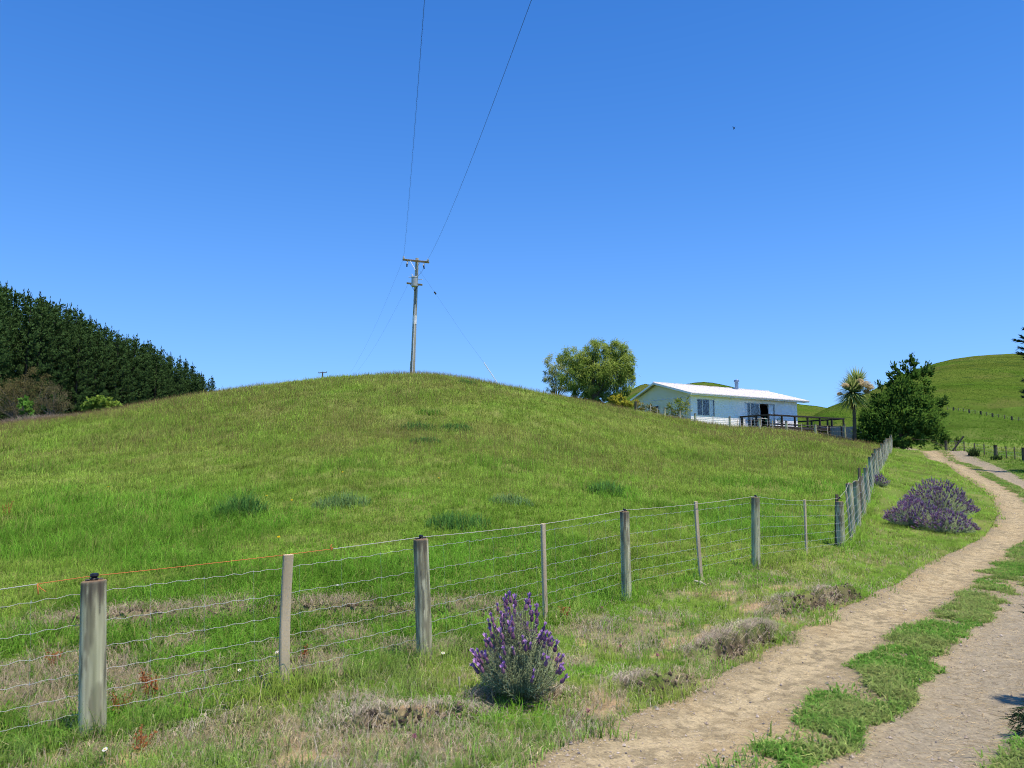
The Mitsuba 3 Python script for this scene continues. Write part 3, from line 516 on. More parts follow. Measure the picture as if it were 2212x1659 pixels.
for k in range(5):
    L = np.linalg.norm(PB[k + 1] - PB[k]); nst = int(L / .30); side = nrm(np.array([(PB[k + 1] - PB[k])[1], -(PB[k + 1] - PB[k])[0], 0]))
    for i in range(1, nst):
        t = i / nst; ra = posts[k][2] * (1 - t) + posts[k + 1][2] * t; q = [(PB[k] + (PT[k] - PB[k]) * f) * (1 - t) + (PB[k + 1] + (PT[k + 1] - PB[k + 1]) * f) * t - side * ra * (.98 if k < 4 else 1 - 2 * t) - [0, 0, .048 * t * (1 - t)] for f in FR]
        m = MB().tube(q, .00045, 4, caps=False)
        for c_ in q: m.tube([c_ - [0, 0, .012], c_, c_ + [0, 0, .012]], [.0008, .0030, .0008], 6)
        put(num(F1 + '__stay_wire'), m, 'wire_steel')
HOT = [PT[0] + [0, 0, .035]] + [PT[k] + np.array([0, 0, .035 if k == 1 else .022]) for k in range(1, 5)] + [bt + np.array([.02, -.03, -.06])]
def span(a, b, s, n=14, jig=0.0):
    t = np.linspace(0, 1, n)[:, None]; p = a + (b - a) * t; p[:, 2] -= (4 * s * t * (1 - t))[:, 0]; return p
path = np.vstack([span(HOT[k], HOT[k + 1], [.0, .012, .03, .02, .06][k], 16)[: (16 if k == 4 else 15)] for k in range(5)]); seg = np.arange(len(path))
i0, i1 = 13, 25
def twine(key, p, bs, rad): put(key, wire(p, rad, 6), bs, smooth=True)
twine(F1 + '__white_cord', path[:i0 + 1], 'wire_steel', .0024); twine(F1 + '__orange_cord', path[i0:i1 + 1], 'orange_cord', .0025); twine(F1 + '__white_cord_001', path[i1:], 'cord_white', .0026)
lab(F1 + '__orange_cord', 'orange cord tied along the top'); used[F1 + '__white_cord'] = 1
kn = MB(); kp = path[i0]; kn.tube([kp, kp + [.012, -.01, -.03], kp + [.01, 0, -.06]], .004, 5).tube([kp, kp + [.03, -.01, -.025], kp + [.055, 0, -.045]], .0025, 5); put(F1 + '__cord_knot', kn, 'orange_cord', smooth=True)
kn = MB(); kp = path[i1]; kn.tube([kp, kp + [-.004, -.01, .02], kp + [.004, 0, .035]], .004, 5).tube([kp + [0, 0, -.01], kp + [.01, 0, .012]], .007, 5); put(F1 + '__cord_knot_001', kn, 'orange_cord', smooth=True)
lab(F1, 'near post and netting fence with orange cord, running along the foot of the hill', 'fence')

# its second leg, from the corner up towards the dark tree
F2 = 'wire_fence_001'; A0, A1 = PB[5].copy(), np.array([25.8, 50.0]); dirv = (A1 - A0[:2]) / np.linalg.norm(A1 - A0[:2]); LEN = np.linalg.norm(A1 - A0[:2]); r2 = np.random.default_rng(5)
tops2 = []; s_ = 1.05; k = 0
while s_ < LEN + .5:
    xy = A0[:2] + dirv * s_; xy[0] = fence_x(xy[1]) + 0.0; z = float(gz(*xy)); kind = ['batten', 'post', 'batten', 'post'][k % 4] if k < 4 else ('post' if k % 2 == 1 else 'batten'); h = (1.0 if kind == 'post' else .97) + r2.normal(0, .03) + (.05 if k == 1 else 0)
    B = np.array([xy[0], xy[1], z]); lean_ = r2.normal(0, .02, 2); Tt = B + [lean_[0] - .03, lean_[1], h]; key = num(F2 + '__' + kind); far_ = s_ > 12
    if kind == 'post': put(key, timber(B, Tt, .068, .062, 200 + k, 12 if far_ else 18, 14 if far_ else 30, r2.uniform(.1, .28)), 'vc_matte', smooth=True)
    else: put(key, stave(B, Tt, .045, .03, (dirv[1], -dirv[0]), 260 + k), 'vc_matte')
    tops2.append((B, Tt)); s_ += 1.25 + r2.uniform(-.1, .1); k += 1
B = at(1857, 1078, 19.0); B[2] = float(gz(B[0], B[1])); Tt = at(1856, 1011, 19.0); put(F2 + '__offset_board', stave(B, Tt, .07, .04, (.3, -1), 71, tone=-.7), 'vc_matte'); lab(F2 + '__offset_board', 'dark narrow board taller than the posts')
for fr in FR:
    P = [A0 + (PT[5] - A0) * fr] + [b + (t - b) * fr for b, t in tops2]; put(num(F2 + '__line_wire'), wire(np.array(P) + np.array([dirv[1], -dirv[0], 0]) * .065, .0028, 4), 'wire_steel', smooth=True)
put(F2 + '__white_cord', wire(np.vstack([[HOT[-1]], [t + np.array([.0, 0, .02]) for b, t in tops2[:6]]]), .0028, 5), 'cord_white', smooth=True)
lab(F2, 'long row of grey fence posts climbing away from the corner post to the dark tree', 'fence')

def far_fence(name, rows, label, wires=(.85, .55, .3), tone=0.0):
    """rows: (px, py of the top, distance, kind, radius or width, height)"""
    pts = []
    for k, (px, py, d, kind, r, h) in enumerate(rows):
        Tt = at(px, py, d); z = float(gz(Tt[0], Tt[1])); B = np.array([Tt[0], Tt[1], z]); Tt[2] = max(min(Tt[2], z + 1.75), z + .55); key = num(name + '__' + kind)
        if kind == 'post': put(key, timber(B, Tt, r, r * .94, 300 + k, 10, 12, .2, tone=tone), 'vc_matte', smooth=True)
        else: put(key, stave(B, Tt, r, .03, (0, -1), 340 + k, tone=tone), 'vc_matte')
        pts.append((B, Tt))
    for fr in wires: put(num(name + '__line_wire'), wire([b + (t - b) * fr + [0, -.08, 0] for b, t in pts], .004, 4), 'wire_steel', smooth=True)
    lab(name, label, 'fence'); return pts
def z7(x, y): return ((2340 + x * .4069) * .57604, (1350 + y * .4069) * .57604)
GF = [(110, 382, 'post', .10), (243, 412, 'batten', .07), (305, 442, 'batten', .06), (374, 438, 'post', .075), (518, 468, 'batten', .07), (655, 492, 'post', .09), (818, 517, 'batten', .06), (973, 520, 'post', .085), (1045, 557, 'batten', .05), (1100, 542, 'batten', .06), (1247, 545, 'post', .10), (1368, 557, 'batten', .07),
      (1495, 562, 'post', .09), (1635, 586, 'batten', .06), (1762, 592, 'post', .09), (1875, 607, 'batten', .06), (2033, 592, 'post', .075), (2120, 640, 'batten', .07)]
far_fence('garden_fence', [(*z7(x, y), 54.6 + .0006 * x, k, r, 1.0) for x, y, k, r in GF], 'low wire fence of pale posts in front of the white house', tone=.25)
P = at(*z7(109, 381), 54.4); put('garden_fence__post', timber(np.array([P[0], P[1], float(gz(P[0], P[1]))]), P, .12, .11, 377, 10, 12, .9, tone=-.5), 'vc_matte', smooth=True); lab('garden_fence__post', 'tall dark tarred post')
def z8(x, y): return (1751 + x * .2083, 720 + y * .2083)
far_fence('paddock_fence', [(*z8(x, y), d, k, r, 1.1) for x, y, d, k, r in [(1400, 1112, 51, 'post', .10), (1495, 1105, 50, 'batten', .07), (1588, 1118, 49, 'batten', .07), (1697, 1136, 48, 'batten', .07), (1797, 1144, 47, 'batten', .07), (1914, 1160, 45.5, 'post', .105), (2022, 1170, 44.6, 'batten', .06), (2112, 1176, 43.8, 'batten', .06), (2205, 1186, 43, 'post', .105), (2330, 1200, 42, 'batten', .06), (2440, 1210, 41, 'post', .10)]],
          'dark post fence with a slanting brace just beyond the track', tone=-.72)
b0 = at(*z8(1466, 1228), 49.6); b1 = at(*z8(1588, 1066), 49.2); put('paddock_fence__brace', MB().tube([b0, b1], .055, 8, (.09, .08, .065)), 'vc_matte', smooth=30); lab('paddock_fence__brace', 'slanting dark brace pole')
far_fence('hillside_fence', [(*z8(x, y), d, k, r, .9) for x, y, d, k, r in [(1420, 845, 108, 'batten', .09), (1486, 845, 107, 'post', .11), (1540, 856, 106.5, 'batten', .09), (1592, 868, 106, 'batten', .09), (1650, 884, 105, 'post', .12), (1712, 900, 104.5, 'batten', .09), (1771, 900, 104, 'post', .125), (1832, 915, 103, 'batten', .09), (1892, 920, 102, 'post', .125), (1955, 945, 101.5, 'batten', .09), (2018, 955, 101, 'batten', .12), (2094, 970, 100, 'post', .12), (2165, 985, 99, 'batten', .09), (2260, 1000, 98, 'post', .12)]],
          'far fence of short posts crossing the foot of the hill', wires=(.8, .4), tone=-.78)

# ------------------------------------------------------------------ power pole and wires
PD = 50.0; pb = at(891, 806, PD); pb[2] = float(gz(pb[0], pb[1])); ptop = at(901, 558, PD); UPV = nrm(ptop - pb); PL = np.linalg.norm(ptop - pb)
def onpole(f): return pb + (ptop - pb) * f
K = 'power_pole'; axr = nrm(at(934, 568, PD - .55) - at(867, 561, PD + .55)); fwd = nrm(np.cross(axr, [0, 0, 1.0])); fwd = fwd if fwd[1] < 0 else -fwd
m = MB(); t_ = np.linspace(-.06, 1, 24); g_ = meshkit.fbm(np.stack([t_ * 9, t_ * 0, t_ * 0], -1), 3, 4); cc = mixc((.27, .27, .22), (.40, .39, .33), g_)
m.tube([onpole(f) for f in t_], .165 - .055 * t_, 14, cc); put(K + '__pole', m, 'vc_matte', smooth=40)
def beam(c, half, hgt, dep, col, name, off):
    m = MB(); R = np.eye(4); R[:3, 0] = axr; R[:3, 1] = -fwd; R[:3, 2] = np.cross(axr, -fwd); R[:3, 3] = c + fwd * off
    m.box([-half, -dep / 2, -hgt / 2], [half, dep / 2, hgt / 2], col, .012); put(name, m, 'vc_matte', xf=R); return R
d_px = 2.18 / 68.5; ca = onpole(.972); beam(ca, 1.10, .13, .11, (.30, .20, .095), K + '__crossarm', .16)
cb_ = onpole(.772); beam(cb_, .64, .12, .11, (.28, .205, .095), K + '__crossarm_001', .19); lab(K + '__crossarm_001', 'shorter lower crossarm')
for s in (-1, 1):
    m = MB().tube([ca + fwd * .225 + axr * s * .42 + [0, 0, -.05], onpole(.895) + fwd * .16], .018, 5); put(num(K + '__brace'), m, 'galvanised')
    m = MB().tube([cb_ + fwd * .20 + axr * s * .36 + [0, 0, -.05], onpole(.715) + fwd * .16], .016, 5); put(num(K + '__brace'), m, 'dark_timber')
INS = [(.03, 0), (.05, .02), (.075, .05), (.075, .07), (.045, .09), (.06, .12), (.06, .145), (.035, .16), (.03, .19), (.001, .2)]
insp = []
for s in (-1.0, 1.0):
    p = ca + fwd * .16 + axr * s * 1.03 + [0, 0, .065]; m = MB().lathe(INS, p, 10); put(num(K + '__insulator'), m, 'porcelain', smooth=40); insp.append(p + [0, 0, .17])
    p2 = ca + fwd * .16 + axr * s * .95; m = MB().tube([p2 + [0, 0, .06], p2 + fwd * .1 + [0, 0, .09]], .04, 8); put(num(K + '__strain_insulator'), m, 'porcelain', smooth=40)
    q = ca + fwd * .16 + axr * s * .70; m = MB().tube([q + [0, 0, -.06], q + [0, 0, -.16]], .035, 8, caps=True).tube([q + [0, 0, -.16], q + fwd * .05 + axr * -s * .02 + [0, 0, -.30]], .06, 8)
    put(num(K + '__fuse_holder'), m, 'porcelain', smooth=40); m = MB().tube([q + fwd * .05 + [0, 0, -.27], q + fwd * .02 + axr * s * .03 + [0, 0, -.50]], [.055, .045], 8); put(f"{K}__fuse_holder{'' if s < 0 else '_001'}__fuse_tube", m, 'dark_wire', smooth=40)
tc_ = onpole(.79) + fwd * .36 + axr * .10; m = MB().lathe([(.001, -.36), (.20, -.36), (.215, -.34), (.215, .26), (.235, .27), (.235, .31), (.19, .345), (.001, .36)], tc_, 20); put(K + '__transformer', m, 'transformer_paint', smooth=35); lab(K + '__transformer', 'grey drum-shaped transformer')
for s, l in ((-.14, (-.10, .0)), (.16, (.16, .02))):
    m = MB().tube([tc_ + axr * s + [0, 0, .33], tc_ + axr * (s + l[0]) + [0, 0, .50]], [.045, .03], 8); put(num(K + '__transformer__bushing'), m, 'porcelain', smooth=40)
for s in (-1, 1):
    m = MB().box([-.2, -.025, -.02], [.2, .025, .02], (1, 1, 1), .005); R = np.eye(4); R[:3, 0] = axr; R[:3, 1] = -fwd; R[:3, 3] = tc_ + axr * s * .36 + fwd * -.12 + [0, 0, .25 - .03 * s]; put(num(K + '__transformer__mounting_bar'), m, 'porcelain', xf=R)
ew = fwd * .17 + axr * .09
put(K + '__cable', MB().tube([tc_ + axr * .16 + [0, 0, -.34], onpole(.66) + ew * 1.3, onpole(.59) + ew], .02, 6), 'dark_wire', smooth=True)
put(K + '__conduit', MB().tube([onpole(f) + fwd * (.185 - .05 * f) + axr * (.105 - .02 * f) for f in (-.03, .2, .4, .6)], .028, 8), 'white_plastic', smooth=True); lab(K + '__conduit', 'white conduit pipe running up the pole')
put(K + '__conduit_001', MB().tube([onpole(f) - axr * .185 + fwd * .03 for f in (-.03, .115)], .026, 8), 'white_plastic', smooth=True)
put(K + '__reflector_band', MB().tube([onpole(.432), onpole(.505)], .152, 16, caps=False), 'white_plastic', smooth=True); lab(K + '__reflector_band', 'white band round the pole')
put(K + '__jumper', wire(span(ca + fwd * .2 + axr * .68 + [0, 0, -.5], tc_ + axr * .32 + [0, 0, .48], .06), .009, 5), 'dark_wire', smooth=True)
lab(K, 'grey wooden power pole with transformer and two crossarms on the hilltop', 'power pole')
# the far pole
K2 = 'power_pole_001'; FD = 160.0; f0 = at(697, 803, FD); zg = float(gz(f0[0], f0[1])); m = MB().tube([[f0[0], f0[1], min(zg, f0[2] - 6) - .3], f0], [.17, .13], 10, (.13, .12, .11)); put(K2 + '__pole', m, 'vc_matte', smooth=40)
fl, fr_ = at(688.2, 805.4, FD), at(706.0, 804.2, FD); put(K2 + '__crossarm', MB().tube([fl, fr_], .09, 4, (.12, .11, .10)), 'vc_matte')
for e in (fl, fr_): put(num(K2 + '__insulator'), MB().lathe(INS, e + [0, 0, .05], 8), 'dark_wire', smooth=40)
lab(K2, 'distant power pole with one crossarm peeping over the hill crest', 'power pole')
# conductors
def quad(p0, p1, p2, n=40):
    y = np.array([p0[1], p1[1], p2[1]]); t = np.linspace(p0[1], p2[1], n); A_ = np.polyfit(y, [p0[2], p1[2], p2[2]], 2); B_ = np.polyfit(y[[0, 2]], [p0[0], p2[0]], 1); Bx = np.polyfit(y, [p0[0], p1[0], p2[0]], 2)
    return np.stack([np.polyval(Bx, t), t, np.polyval(A_, t)], 1)
for (px, ip, lb) in ((917, insp[0], 'thin overhead wire from the left end of the upper crossarm'), (1148, insp[1], 'thin overhead wire from the right end of the upper crossarm')):
    p1 = at(px, 0, 13.5); dx = (p1[0] - ip[0]) / (13.5 - ip[1]); p2 = np.array([ip[0] + dx * (-45 - ip[1]), -45, 9.4]); key = num('overhead_wire'); put(key, wire(quad(ip, p1, p2), .0055, 5), 'dark_wire', smooth=True); lab(key, lb + ', sweeping upward', 'wire', 'overhead wires')
for a, b, s, lb in ((ca + fwd * .16 - axr * 1.08, fl + [0, 0, .1], 6.0, 'faint wire falling from the left end of the upper crossarm to the distant pole'), (cb_ + fwd * .19 - axr * .55 + [0, 0, -.08], fr_ + [0, 0, .1], 4.5, 'faint wire falling from the lower crossarm to the distant pole')):
    t = np.linspace(0, 1, 40)[:, None]; p = a + (b - a) * t; p[:, 2] -= (4 * s * t * (1 - t))[:, 0]; key = num('overhead_wire'); put(key, wire(p, .0038, 5), 'dark_wire', smooth=True); lab(key, lb, 'wire', 'overhead wires')
sa = at(1082, 836, 49.0); sa[2] = float(gz(sa[0], sa[1])); sm = at(1045, 783, 49.1); si_ = at(940, 633, 49.7); sp_ = onpole(.93)
K3 = 'stay_wire'; put(K3 + '__wire', wire(np.array([sp_, si_, at(1000, 722, 49.4), sm]), .0038, 5), 'dark_wire', smooth=True); put(K3 + '__guard', MB().tube([sm, sa + (sa - sm) * .1], .026, 8), 'white_plastic', smooth=True); dd = nrm(sm - si_)
put(K3 + '__insulator', MB().tube([si_ - dd * .10, si_ + dd * .10], .055, 8), 'black_plastic', smooth=40); lab(K3, 'slanting stay wire with white guard pipe and black insulator right of the pole', 'stay wire')

# ------------------------------------------------------------------ house
TH = 0.544; E1 = np.array([math.cos(TH), math.sin(TH), 0]); E2 = np.array([-math.sin(TH), math.cos(TH), 0]); HO = np.array([14.706, 60.0, 0])
HX = np.eye(4); HX[:3, 0] = E1; HX[:3, 1] = E2; HX[:3, 3] = HO
def hput(key, mb, bsdf, smooth=False): return put(key, mb, bsdf, smooth, xf=HX)
ZE, LEN_, DEP, RB, HR = 7.763, 15.0, 7.576, .594, 1.254; ZF = 5.12; WB = .52; A0_, A1_ = .45, 13.93; BB = DEP - .5; RIDGE = DEP * RB
HS = 'white_house'
def zroof(b): return ZE + HR * (b / RIDGE if b < RIDGE else (DEP - b) / (DEP - RIDGE))
OPEN = [(1.16, 3.26, 5.97, 7.31), (6.87, 10.89, ZF, 7.24)]
m = MB(); z = 4.2; exp_ = .155
while z < ZE - .16:
    z1 = min(z + exp_, ZE - .15); xs = [(A0_, A1_)]
    for o0, o1, oz0, oz1 in OPEN:
        if z1 > oz0 + .01 and z < oz1 - .01:
            xs = [q for a, b in xs for q in ((a, min(b, o0)), (max(a, o1), b)) if q[1] - q[0] > .01]
    for a, b in xs:
        v = np.array([[a, WB - .028, z], [b, WB - .028, z], [b, WB - .006, z1], [a, WB - .006, z1], [a, WB + .06, z], [b, WB + .06, z], [b, WB + .06, z1], [a, WB + .06, z1]])
        m.add(v, [[0, 1, 2, 3], [4, 7, 6, 5], [0, 4, 5, 1], [3, 2, 6, 7], [0, 3, 7, 4], [1, 5, 6, 2]])
    z += exp_
hput(HS + '__front_wall', m, 'white_paint'); lab(HS + '__front_wall', 'white weatherboard front wall, shaded by the eaves')
def gable(a0, a1):
    m = MB(); pr = [(WB + .062, 4.2), (BB, 4.2), (BB, zroof(BB) - .14), (RIDGE, zroof(RIDGE) - .14), (WB + .062, zroof(WB + .062) - .14)]
    n = len(pr); v = [(a0, b, z) for b, z in pr] + [(a1, b, z) for b, z in pr]
    f = [[0, 1, 2], [0, 2, 3], [0, 3, 4]]; m.add(v, f + [[n + c for c in t[::-1]] for t in f]); m.add(v, [[i, (i + 1) % n, n + (i + 1) % n, n + i] for i in range(n)]); return m
hput(HS + '__gable_wall', gable(A0_, A0_ + .1), 'bounce_tinted_white'); lab(HS + '__gable_wall', 'shaded white gable wall, coloured with green bounce light')
hput(HS + '__gable_wall__trim', MB().box([A0_ - .025, WB, ZE - .33], [A0_ - .002, BB, ZE - .27], (1, 1, 1)), 'grey_trim'); hput(HS + '__gable_wall_001', gable(A1_ - .1, A1_ - .001), 'white_paint')
hput(HS + '__gable_wall__corner_board', MB().box([A0_ - .022, WB - .03, 4.2], [A0_ - .001, WB + .10, ZE - .34], (1, 1, 1)), 'grey_trim')
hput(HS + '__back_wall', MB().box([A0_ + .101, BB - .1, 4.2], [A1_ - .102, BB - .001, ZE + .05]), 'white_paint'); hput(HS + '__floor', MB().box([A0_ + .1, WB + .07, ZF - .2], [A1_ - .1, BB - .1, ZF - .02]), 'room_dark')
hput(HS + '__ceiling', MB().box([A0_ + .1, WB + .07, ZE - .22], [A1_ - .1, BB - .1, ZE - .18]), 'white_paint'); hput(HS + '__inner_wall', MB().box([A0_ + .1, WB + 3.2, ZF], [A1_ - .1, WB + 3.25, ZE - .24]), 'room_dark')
# corrugated roof: one ribbed sheet for each slope
def slope(b0, b1):
    m = MB(); nx = int(LEN_ / .075) // 2 * 2; xs = np.linspace(0, LEN_, nx * 2 + 1); rib = .018 * (0.5 - .5 * np.cos(xs / .15 * 2 * np.pi)); bs = np.linspace(b0, b1, 5); top = np.array([[(x, b, zroof(b) + r_) for x, r_ in zip(xs, rib)] for b in bs]); bot = top - [0, 0, .02]
    n, k = len(bs), len(xs); i, j = np.meshgrid(np.arange(n - 1), np.arange(k - 1), indexing='ij'); i, j = i.ravel(), j.ravel(); f = np.stack([i * k + j, i * k + j + 1, (i + 1) * k + j + 1, (i + 1) * k + j], 1); fl_ = f if b1 > b0 else f[:, ::-1]
    m.add(top.reshape(-1, 3), fl_); m.add(bot.reshape(-1, 3), fl_[:, ::-1]); return m
hput(HS + '__roof', slope(-.04, RIDGE), 'roof_metal', 50); hput(HS + '__roof__back_slope', slope(DEP + .04, RIDGE), 'roof_metal', 50); lab(HS + '__roof', 'bright white low-pitched metal roof')
hput(HS + '__roof__ridge_cap', MB().tube([[0 - .02, RIDGE, ZE + HR + .015], [LEN_ + .02, RIDGE, ZE + HR + .015]], .055, 8), 'roof_metal', 40)
for k, a in enumerate((-.02, LEN_ - .02)):
    m = MB()
    for b0, b1 in ((-.05, RIDGE), (RIDGE, DEP + .05)):
        v = [(a + da, b, zroof(b) + dz) for da in (0, .04) for b in (b0, b1) for dz in (-.17, -.005)]; m.add(v, [[0, 1, 3, 2], [4, 6, 7, 5], [0, 4, 5, 1], [2, 3, 7, 6], [0, 2, 6, 4], [1, 5, 7, 3]])
    hput(num(HS + '__bargeboard'), m, 'white_paint')
hput(HS + '__gutter', MB().box([.03, -.13, ZE - .12], [LEN_ - .05, -.045, ZE - .015], (1, 1, 1), .02), 'grey_trim'); hput(HS + '__fascia', MB().box([.03, -.04, ZE - .2], [LEN_ - .05, -.012, ZE - .025]), 'white_paint')
hput(HS + '__soffit', MB().box([.03, -.01, ZE - .178], [LEN_ - .05, WB - .03, ZE - .155]), 'white_paint')
for a in (5.0, 11.9): hput(num(HS + '__eaves_lamp'), MB().lathe([(.001, -.14), (.07, -.14), (.09, -.05), (.05, 0)], (a, .25, ZE - .178), 10), 'grey_trim', 40)
fl0 = MB().lathe([(.16, -.15), (.16, .55), (.20, .56), (.20, .60), (.15, .62)], (10.1, RIDGE - .35, zroof(RIDGE - .35)), 14); hput(HS + '__flue', fl0, 'steel', 40); lab(HS + '__flue', 'steel flue with a cowl')
hput(HS + '__flue__cowl', MB().lathe([(.13, .62), (.13, .70), (.24, .70), (.25, .80), (.20, .90), (.001, .93)], (10.1, RIDGE - .35, zroof(RIDGE - .35)), 14), 'steel', 40)
def opening(name, a0, a1, z0, z1, mull, panes, sill=True):
    fw = .055; b0, b1 = WB - .045, WB + .03
    for x0, x1, y0, y1 in [(a0 - .02, a1 + .02, z1, z1 + fw), (a0 - .02, a1 + .02, z0 - fw if sill else z0 - .03, z0)]: hput(num(name + '__frame'), MB().box([x0, b0, y0], [x1, b1, y1], (1, 1, 1), .008), 'white_plastic')
    for x in [a0 + .0, *mull, a1 - fw]: hput(num(name + '__frame'), MB().box([x, b0 + .004, z0 + .001], [x + fw, b1 - .004, z1 - .001], (1, 1, 1), .008), 'white_plastic')
    for x0, x1 in panes: hput(num(name + '__pane'), MB().add([[x0, WB - .005, z0], [x1, WB - .005, z0], [x1, WB - .005, z1], [x0, WB - .005, z1]], [[0, 1, 2, 3]]), 'window_glass')
W1 = HS + '__window'; opening(W1, *OPEN[0], (1.76, 2.60), ((1.21, 1.76), (1.81, 2.60), (2.65, 3.21)))
W2 = HS + '__sliding_door'; opening(W2, *OPEN[1], (7.63, 8.82, 10.04), ((6.92, 7.63), (7.68, 8.82), (10.09, 10.84)), sill=False)
def drape(a0, a1, z0, z1, b):
    x = np.linspace(a0, a1, 25); y = b + .03 * np.sin(x * 28); m = MB(); v = [(p, q, z0) for p, q in zip(x, y)] + [(p + (a1 - p) * 0, q, z1) for p, q in zip(x, y)]; m.add(v, [[i, i + 1, 26 + i, 25 + i] for i in range(24)]); return m
for nm, a in ((W1, (2.75, 3.22, 5.98, 7.3)), (W2, (6.93, 7.42, ZF, 7.2)), (W2, (10.12, 10.83, ZF, 7.2))): hput(num(nm + '__curtain'), drape(*a, WB + .12), 'curtain_cloth', True)
# dark opening low in the gable wall
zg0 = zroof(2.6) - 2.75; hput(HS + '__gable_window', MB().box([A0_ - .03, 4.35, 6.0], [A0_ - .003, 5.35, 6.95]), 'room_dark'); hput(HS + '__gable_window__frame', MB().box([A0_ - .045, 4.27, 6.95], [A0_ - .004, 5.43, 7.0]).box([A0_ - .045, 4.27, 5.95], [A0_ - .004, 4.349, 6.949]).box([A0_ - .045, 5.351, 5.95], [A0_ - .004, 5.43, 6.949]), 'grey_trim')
lab(HS, 'single-storey white house with white metal roof, steel flue and dark deck', 'house')
# deck
DK = 'deck'; a0, a1, bF = 6.25, 16.4, WB - 3.1; ZD = ZF - .05; ZR = 5.98
m = MB(); b = bF
while b < WB - .06: m.box([a0, b, ZD - .04], [a1, min(b + .135, WB - .05), ZD]); b += .142
m2 = MB(); b = WB - .05
while b < WB + 2.2: m2.box([A1_ + .05, b, ZD - .04], [a1, b + .135, ZD]); b += .142
hput(DK + '__floor_boards', m, 'dark_timber'); hput(DK + '__floor_boards_001', m2, 'dark_timber')
hput(DK + '__edge_board', MB().box([a0 - .03, bF - .04, ZD - .26], [a1 + .03, bF - .003, ZD + .005], (1, 1, 1), .006), 'dark_timber'); hput(DK + '__edge_board_001', MB().box([a0 - .04, bF, ZD - .26], [a0 - .003, WB - .06, ZD + .005], (1, 1, 1), .006), 'dark_timber')
hput(DK + '__low_rail', MB().box([a0 - .0, bF - .035, ZD + .09], [a1, bF + .005, ZD + .20], (1, 1, 1), .006), 'dark_timber')
def post_(a, b): hput(num(DK + '__post'), MB().box([a - .065, b - .065, ZD - .95], [a + .065, b + .065, ZR - .07], (1, 1, 1), .008), 'dark_timber')
for a in np.linspace(a0 + .06, a1 - .06, 7): post_(a, bF + .07)
for b in (bF + 1.35, WB - .2): post_(a0 + .06, b)
for b in (bF + 1.7, bF + 3.4, bF + 5.2): post_(a1 - .06, b)
hput(DK + '__rail', MB().box([a0 - .03, bF - .02, ZR - .07], [a1 + .03, bF + .15, ZR + .06], (1, 1, 1), .01), 'dark_timber'); hput(DK + '__rail_001', MB().box([a0 - .02, bF + .151, ZR - .07], [a0 + .15, WB - .03, ZR + .055], (1, 1, 1), .01), 'dark_timber'); hput(DK + '__rail_002', MB().box([a1 - .15, bF + .151, ZR - .07], [a1 + .02, bF + 5.3, ZR + .055], (1, 1, 1), .01), 'dark_timber')
lab(DK, 'dark stained timber deck with post and rail sides in front of the white house', 'deck')
def chair(name, a, b, rot, label):
    R = np.eye(4); c, s = math.cos(rot), math.sin(rot); R[:2, :2] = [[c, -s], [s, c]]; R[:3, 3] = [a, b, ZD]; X = HX @ R; P = lambda k, m_, sm=False: put(name + k, m_, 'green_plastic', sm, xf=X)
    P('__seat', MB().box([-.24, -.24, .41], [.24, .22, .44], (1, 1, 1), .012))
    for sx in (-1, 1):
        for sy in (-1, 1): put(num(name + '__leg'), MB().tube([[sx * .26, sy * .25, 0], [sx * .22, sy * .20, .42]], .022, 6), 'green_plastic', xf=X)
        put(num(name + '__arm'), MB().tube([[sx * .25, -.24, .42], [sx * .28, -.22, .62], [sx * .28, .05, .65], [sx * .24, .26, .62]], .022, 6), 'green_plastic', True, xf=X)
    for k in range(-2, 3): put(num(name + '__back_slat'), MB().tube([[k * .07, .22, .44], [k * .10, .31, .86 - .02 * k * k]], .016, 5), 'green_plastic', xf=X)
    P('__back_rail', MB().tube([[-.24, .24, .45], [-.25, .29, .72], [-.2, .31, .80], [0, .315, .88], [.2, .31, .80], [.25, .29, .72], [.24, .24, .45]], .02, 6), True); lab(name, label, 'chair', 'plastic chairs on the deck')
chair('garden_chair', 8.1, WB - 1.6, .4, 'green plastic garden chair on the deck, left of the other'); chair('garden_chair_001', 9.6, WB - 1.7, -.3, 'green plastic garden chair on the deck, right of the other')
put('garden_table__top', MB().box([7.0 - .1, WB - 1.8, ZD + .70], [7.9 - .1, WB - .9, ZD + .74], (1, 1, 1), .015), 'white_plastic', xf=HX)
for sx in (6.98, 7.72):
    for sy in (WB - 1.72, WB - .98): put(num('garden_table__leg'), MB().tube([[sx, sy, ZD], [sx, sy, ZD + .70]], .025, 6), 'white_plastic', xf=HX)
lab('garden_table', 'small white outdoor table on the deck by the sliding door', 'table')
# pale sheet-metal panel fence at the end of the deck
pf0, pf1 = at(1768, 920, 66.0), at(1872, 923, 62.5); L = np.linalg.norm((pf1 - pf0)[:2]); u_ = nrm((pf1 - pf0) * [1, 1, 0]); w_ = np.array([u_[1], -u_[0], 0]); PX = np.eye(4); PX[:3, 0] = u_; PX[:3, 1] = w_; PX[:3, 3] = [pf0[0], pf0[1], 0]
for k in range(4):
    xs = np.linspace(k * L / 4 + .01, (k + 1) * L / 4 - .01, 25); zt = pf0[2] + (pf1[2] - pf0[2]) * (k + .5) / 4; m = MB(); v = [(x, .02 * math.cos(x * 40), 3.2) for x in xs] + [(x, .02 * math.cos(x * 40), zt) for x in xs]; m.add(v, [[i, i + 1, 26 + i, 25 + i] for i in range(24)]); put(num('panel_fence__panel'), m, 'cladding_blue', True, xf=PX)
for k in range(5): put(num('panel_fence__post'), MB().box([k * L / 4 - .04, .03, 3.0], [k * L / 4 + .04, .11, pf0[2] + (pf1[2] - pf0[2]) * k / 4 + .06]), 'dark_timber', xf=PX)
lab('panel_fence', 'pale blue-grey sheet metal fence between the deck and the dark tree', 'fence')

